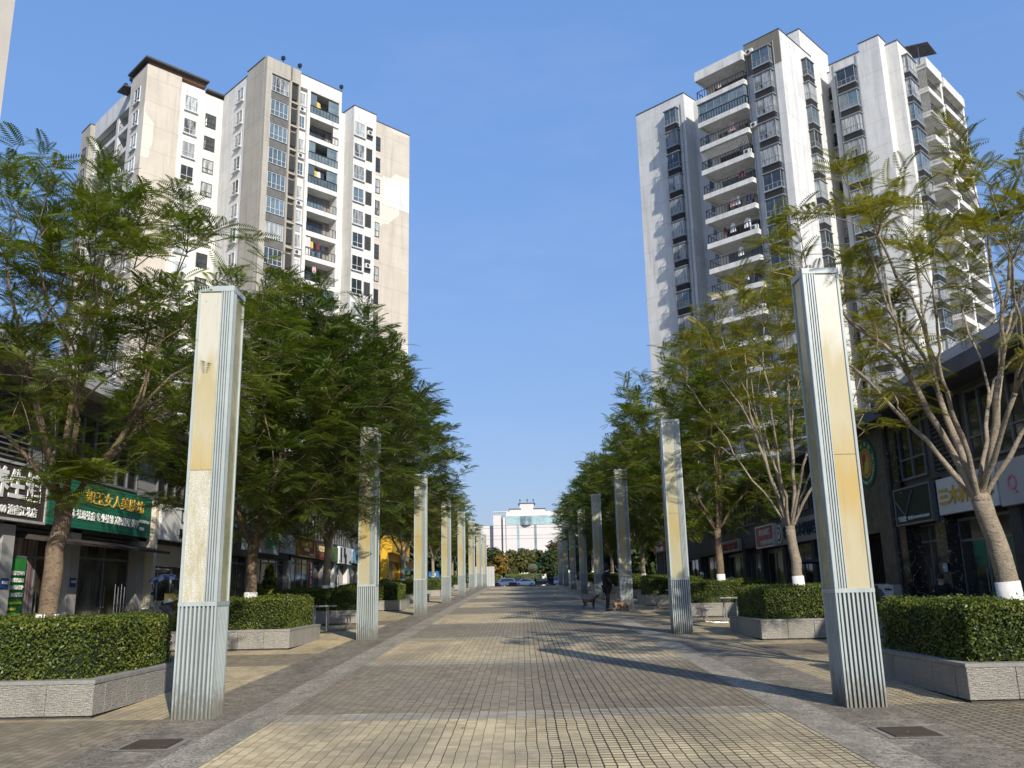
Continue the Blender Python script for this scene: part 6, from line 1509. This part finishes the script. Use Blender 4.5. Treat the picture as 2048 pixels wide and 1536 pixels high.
# ------------------------------------------------------------------ scooters, cycle, odds and ends
def scooter(label, x, y, rz, body=(.10, .13, .18), screen=True, group=None):
    z = gz(y); t = empty('scooter', (x, y, z), rz); tag(t, label, 'scooter', group)
    bp = M('scooter_paint_%d' % int(body[0]*100), body, .25, .1, 3, spec=.6); blk_ = M('scooter_black', (.015, .015, .016), .5); chrome = M('chrome', (.6, .6, .6), .15, .05, 3, metal=1)
    for wx in (-.62, .62):
        w_ = MB(); n = 22; pts = [(wx+.22*math.cos(a), 0, .27+.22*math.sin(a)) for a in [2*math.pi*k/n for k in range(n+1)]]; w_.path(pts, .05, 8, cap=False); w_.path([(wx, -.03, .27), (wx, .03, .27)], .15, 16); w_.build('wheel', blk_, t)
    m = MB(); m.extr([(-.85, .42), (-.80, .66), (-.45, .74), (-.05, .70), (-.02, .40), (.25, .26), (.42, .26), (.42, .20), (-.25, .20), (-.45, .34)], 'y', -.15, .15); m.build('rear_body', bp, t, bevel=.04)
    m = MB(); m.extr([(.36, .22), (.50, .98), (.58, 1.0), (.60, .70), (.48, .24)], 'y', -.20, .20); m.build('leg_shield', bp, t, bevel=.04)
    m = MB(); m.ball((.62, 0, .50), .26, 14, 0, (1.05, .36, .42)); m.build('front_mudguard', bp, t, smooth=True)
    m = MB(); m.extr([(-.82, .68), (-.74, .80), (-.2, .77), (.0, .72), (-.02, .70), (-.45, .745)], 'y', -.14, .14); m.build('seat', blk_, t, bevel=.02)
    m = MB(); m.path([(.62, 0, .30), (.50, 0, 1.02)], .03, 8); m.path([(.38, -.33, 1.10), (.48, -.16, 1.05), (.50, 0, 1.04), (.48, .16, 1.05), (.38, .33, 1.10)], .017, 8); m.build('handlebar', chrome, t)
    m = MB(); m.ball((.57, 0, 1.0), .12, 12, 0, (.7, 1.1, .8)); m.build('headlight', M('lamp_glass', (.6, .62, .62), .1), t, smooth=True)
    for s_ in (-1, 1):
        m = MB(); m.path([(.45, s_*.22, 1.06), (.43, s_*.33, 1.28)], .008, 6); m.ball((.43, s_*.34, 1.32), .06, 10, 0, (.25, 1.2, .8)); m.build('mirror', blk_, t)
    if screen:
        m = MB(); m.box(.66, .98, -.27, .27, .55, 1.0); m.build('front_box', M('box_glossy_black', (.03, .035, .045), .12, .1, 3, spec=.8), t, bevel=.05)
        cv = MB(); n = 8
        for s_ in (-1, 1): cv.path([(.55, s_*.28, 1.0), (.48, s_*.32, 1.45), (.25, s_*.32, 1.66)], .014, 6)
        cv.build('canopy_frame', blk_, t)
        cs = MB(); pr = [(.42, 1.58), (.25, 1.70), (-.05, 1.74), (-.38, 1.66)]
        for i in range(3): cs.add([(pr[i][0], -.34, pr[i][1]-.03), (pr[i+1][0], -.34, pr[i+1][1]-.03), (pr[i+1][0], .34, pr[i+1][1]-.03), (pr[i][0], .34, pr[i][1]-.03), (pr[i][0], 0, pr[i][1]+.05), (pr[i+1][0], 0, pr[i+1][1]+.05)], [(0, 1, 5, 4), (4, 5, 2, 3)])
        cm = bpy.data.materials.new('checked_canopy'); nt, b = nodes_of(cm); ck = N(nt, 'ShaderNodeTexChecker'); ck.inputs['Scale'].default_value = 7; L(nt, oc(nt), ck.inputs[0]); ck.inputs[1].default_value = (.04, .06, .16, 1); ck.inputs[2].default_value = (.45, .5, .58, 1); L(nt, ck.outputs[0], b.inputs['Base Color'])
        cs.build('canopy', cm, t)
    return t
sc1 = scooter('black scooter with a blue checked canopy parked left of the nearest left pillar', -9.9, 25.3, R_(-62)); sc1.rotation_euler = (R_(12), 0, R_(-62))
scooter('small dark scooter parked behind the far right hedge', 9.6, 41.5, R_(100), (.30, .30, .30), False); scooter('dark scooter by the teal wall', -10.9, 69, R_(80), (.05, .05, .05), False)
def board_yellow():
    t = empty('notice_board', (-11.2, 28.6, gz(28.6)), R_(75)); tag(t, 'pair of plain yellow boards leaning before the white shop window', 'board')
    MB().box(-.45, -.02, -.02, .02, 0, 1.15).build('left_panel', pm_('board_yellow', (.75, .55, .12)), t); m = MB(); m.box(.02, .38, -.02, .02, .3, 1.12); m.build('right_panel', pm_('board_yellow', (.75, .55, .12)), t)
board_yellow()
def chair(x, y, rz, lab):
    t = empty('folding_chair', (x, y, gz(y)), rz); tag(t, lab, 'chair', 'chairs in front of the left shops')
    m = MB(); m.box(-.2, .2, -.2, .2, .42, .45); m.build('seat', M('chair_seat', (.30, .28, .25), .7), t)
    for a in (-1, 1):
        for b2 in (-1, 1): m = MB(); m.path([(a*.18, b2*.2, 0), (a*.18, b2*.14, .42)], .012, 6); m.build('leg', ALU, t)
    m = MB(); m.path([(-.18, .16, .42), (-.18, .22, .85), (.18, .22, .85), (.18, .16, .42)], .012, 6); m.box(-.17, .17, .19, .205, .62, .8); m.build('backrest', ALU, t)
chair(-10.6, 25.2, .3, 'thin folding chair left of the scooter'); chair(-10.8, 26.4, 2.0, 'folding chair behind the scooter')
def rack():
    t = empty('towel_rack', (-11.6, 25.6, gz(25.6)), R_(90)); tag(t, 'thin metal rack of vertical rods in the dark doorway', 'rack')
    m = MB()
    for k in range(4): m.path([(-.3+.2*k, 0, .1), (-.3+.2*k, 0, 1.5-.08*(k % 2))], .012, 6)
    m.path([(-.35, 0, .9), (.35, 0, .9)], .012, 6); m.box(-.35, .35, -.2, .2, .05, .09); m.build('rods', M('chrome', (.6, .6, .6), .15, .05, 3, metal=1), t)
rack()
def ac_unit(x, y, rz, lab):
    t = empty('air_conditioner', (x, y, gz(y)), rz); tag(t, lab, 'air conditioner', 'outdoor units on the ground')
    wht = M('ac_white', (.50, .50, .47), .5, .08, 3)
    m = MB(); m.box(-.48, .48, -.18, .18, .28, .98); m.build('casing', wht, t, bevel=.015)
    m = MB(); m.path([(-.12, -.185, .63), (-.12, -.200, .63)], .27, 22); o = m.build('fan_opening', M('fan_dark', (.09, .09, .09), .6), t)
    m = MB()
    for k in range(10): a = math.pi*2*k/10; m.path([(-.12, -.205, .63), (-.12+.27*math.cos(a), -.205, .63+.27*math.sin(a))], .005, 4)
    m.build('grille', wht, o); m = MB(); m.box(-.4, .4, -.15, .15, 0, .28); m.build('plinth', M('plinth_dark', (.07, .065, .06), .9), t)
    l_ = link('lettering', text_mesh('GoIee', .07, c_black, .01), t, (.30, -.19, .86)); l_.rotation_euler = (math.pi/2, 0, 0)
ac_unit(10.9, 27.1, R_(-62), 'white outdoor unit with a round fan right of the nearest right pillar'); ac_unit(11.2, 28.3, R_(-90), 'second white outdoor unit behind the first')
def trike():
    t = empty('cargo_tricycle', (9.9, 30.6, gz(30.6)), R_(80)); tag(t, 'white tricycle with a dark flat canopy parked beside the second right trunk', 'tricycle')
    blk_ = M('scooter_black', (.015, .015, .016), .5); wp_ = M('trike_white', (.55, .55, .58), .4, .06, 3)
    for (x, y) in ((.85, 0), (-.65, .4), (-.65, -.4)):
        w_ = MB(); n = 20; w_.path([(x+.26*math.cos(2*math.pi*k/n), y, .29+.26*math.sin(2*math.pi*k/n)) for k in range(n+1)], .03, 6, cap=False)
        for k in range(8): w_.path([(x, y, .29), (x+.24*math.cos(math.pi*k/4), y, .29+.24*math.sin(math.pi*k/4))], .004, 4)
        w_.build('wheel', blk_, t)
    m = MB(); m.box(-1.0, -.25, -.36, .36, .45, .95); m.build('cargo_box', wp_, t, bevel=.03)
    m = MB(); m.path([(.85, 0, .29), (.68, 0, 1.0), (.6, 0, 1.06)], .025, 8); m.path([(.55, -.3, 1.1), (.62, 0, 1.05), (.55, .3, 1.1)], .016, 8); m.path([(.74, 0, .72), (.1, 0, .42), (-.3, 0, .42)], .03, 8); m.build('frame', blk_, t)
    m = MB(); m.box(-.22, .12, -.14, .14, .78, .86); m.path([(-.05, 0, .4), (-.05, 0, .8)], .03, 6); m.build('seat', blk_, t)
    m = MB()
    for (x, y) in ((.66, 0), (-.95, .3), (-.95, -.3)): m.path([(x, y, .9), (x-.05 if x > 0 else x, y, 1.72)], .013, 6)
    m.build('canopy_post', blk_, t); m = MB(); m.add([(.95, -.48, 1.66), (.95, .48, 1.66), (0, .5, 1.80), (0, -.5, 1.80), (-1.15, -.48, 1.68), (-1.15, .48, 1.68)], [(0, 1, 2, 3), (3, 2, 5, 4)]); m.box(-1.15, .95, -.5, -.48, 1.60, 1.67); m.build('canopy', M('canopy_navy', (.02, .03, .06), .8), t)
trike()

def litter():
    r = np.random.default_rng(77); n = 520
    y = r.uniform(6, 60, n); side = np.where(r.random(n) < .5, -1, 1); x = side*(3.3+np.abs(r.normal(0, 1.0, n))*1.1+r.random(n)*.4); x = np.where(r.random(n) < .18, r.uniform(-3, 3, n), x)
    x = np.clip(x, -5.25, 5.25); z = SL*y+.012
    a = r.random(n)*6.28; l = r.uniform(.012, .035, n); w_ = l*.45
    d = np.stack([np.cos(a), np.sin(a), np.zeros(n)], 1); e = np.stack([-np.sin(a), np.cos(a), np.zeros(n)], 1); P = np.stack([x, y, z], 1)
    V = np.stack([P-d*l[:, None], P+e*w_[:, None]+[0, 0, .006], P+d*l[:, None]+[0, 0, .004], P-e*w_[:, None]], 1).reshape(-1, 3)
    o = link('fallen_leaves', np_mesh('fallen_leaves', V, np.arange(4*n).reshape(-1, 4), [leaf_mat('dry_leaves', (.16, .10, .03), (.30, .22, .08), (.10, .06, .02), .1)]))
    tag(o, 'dry leaf litter scattered along the paving edges', 'leaf litter', kind='stuff')
litter()
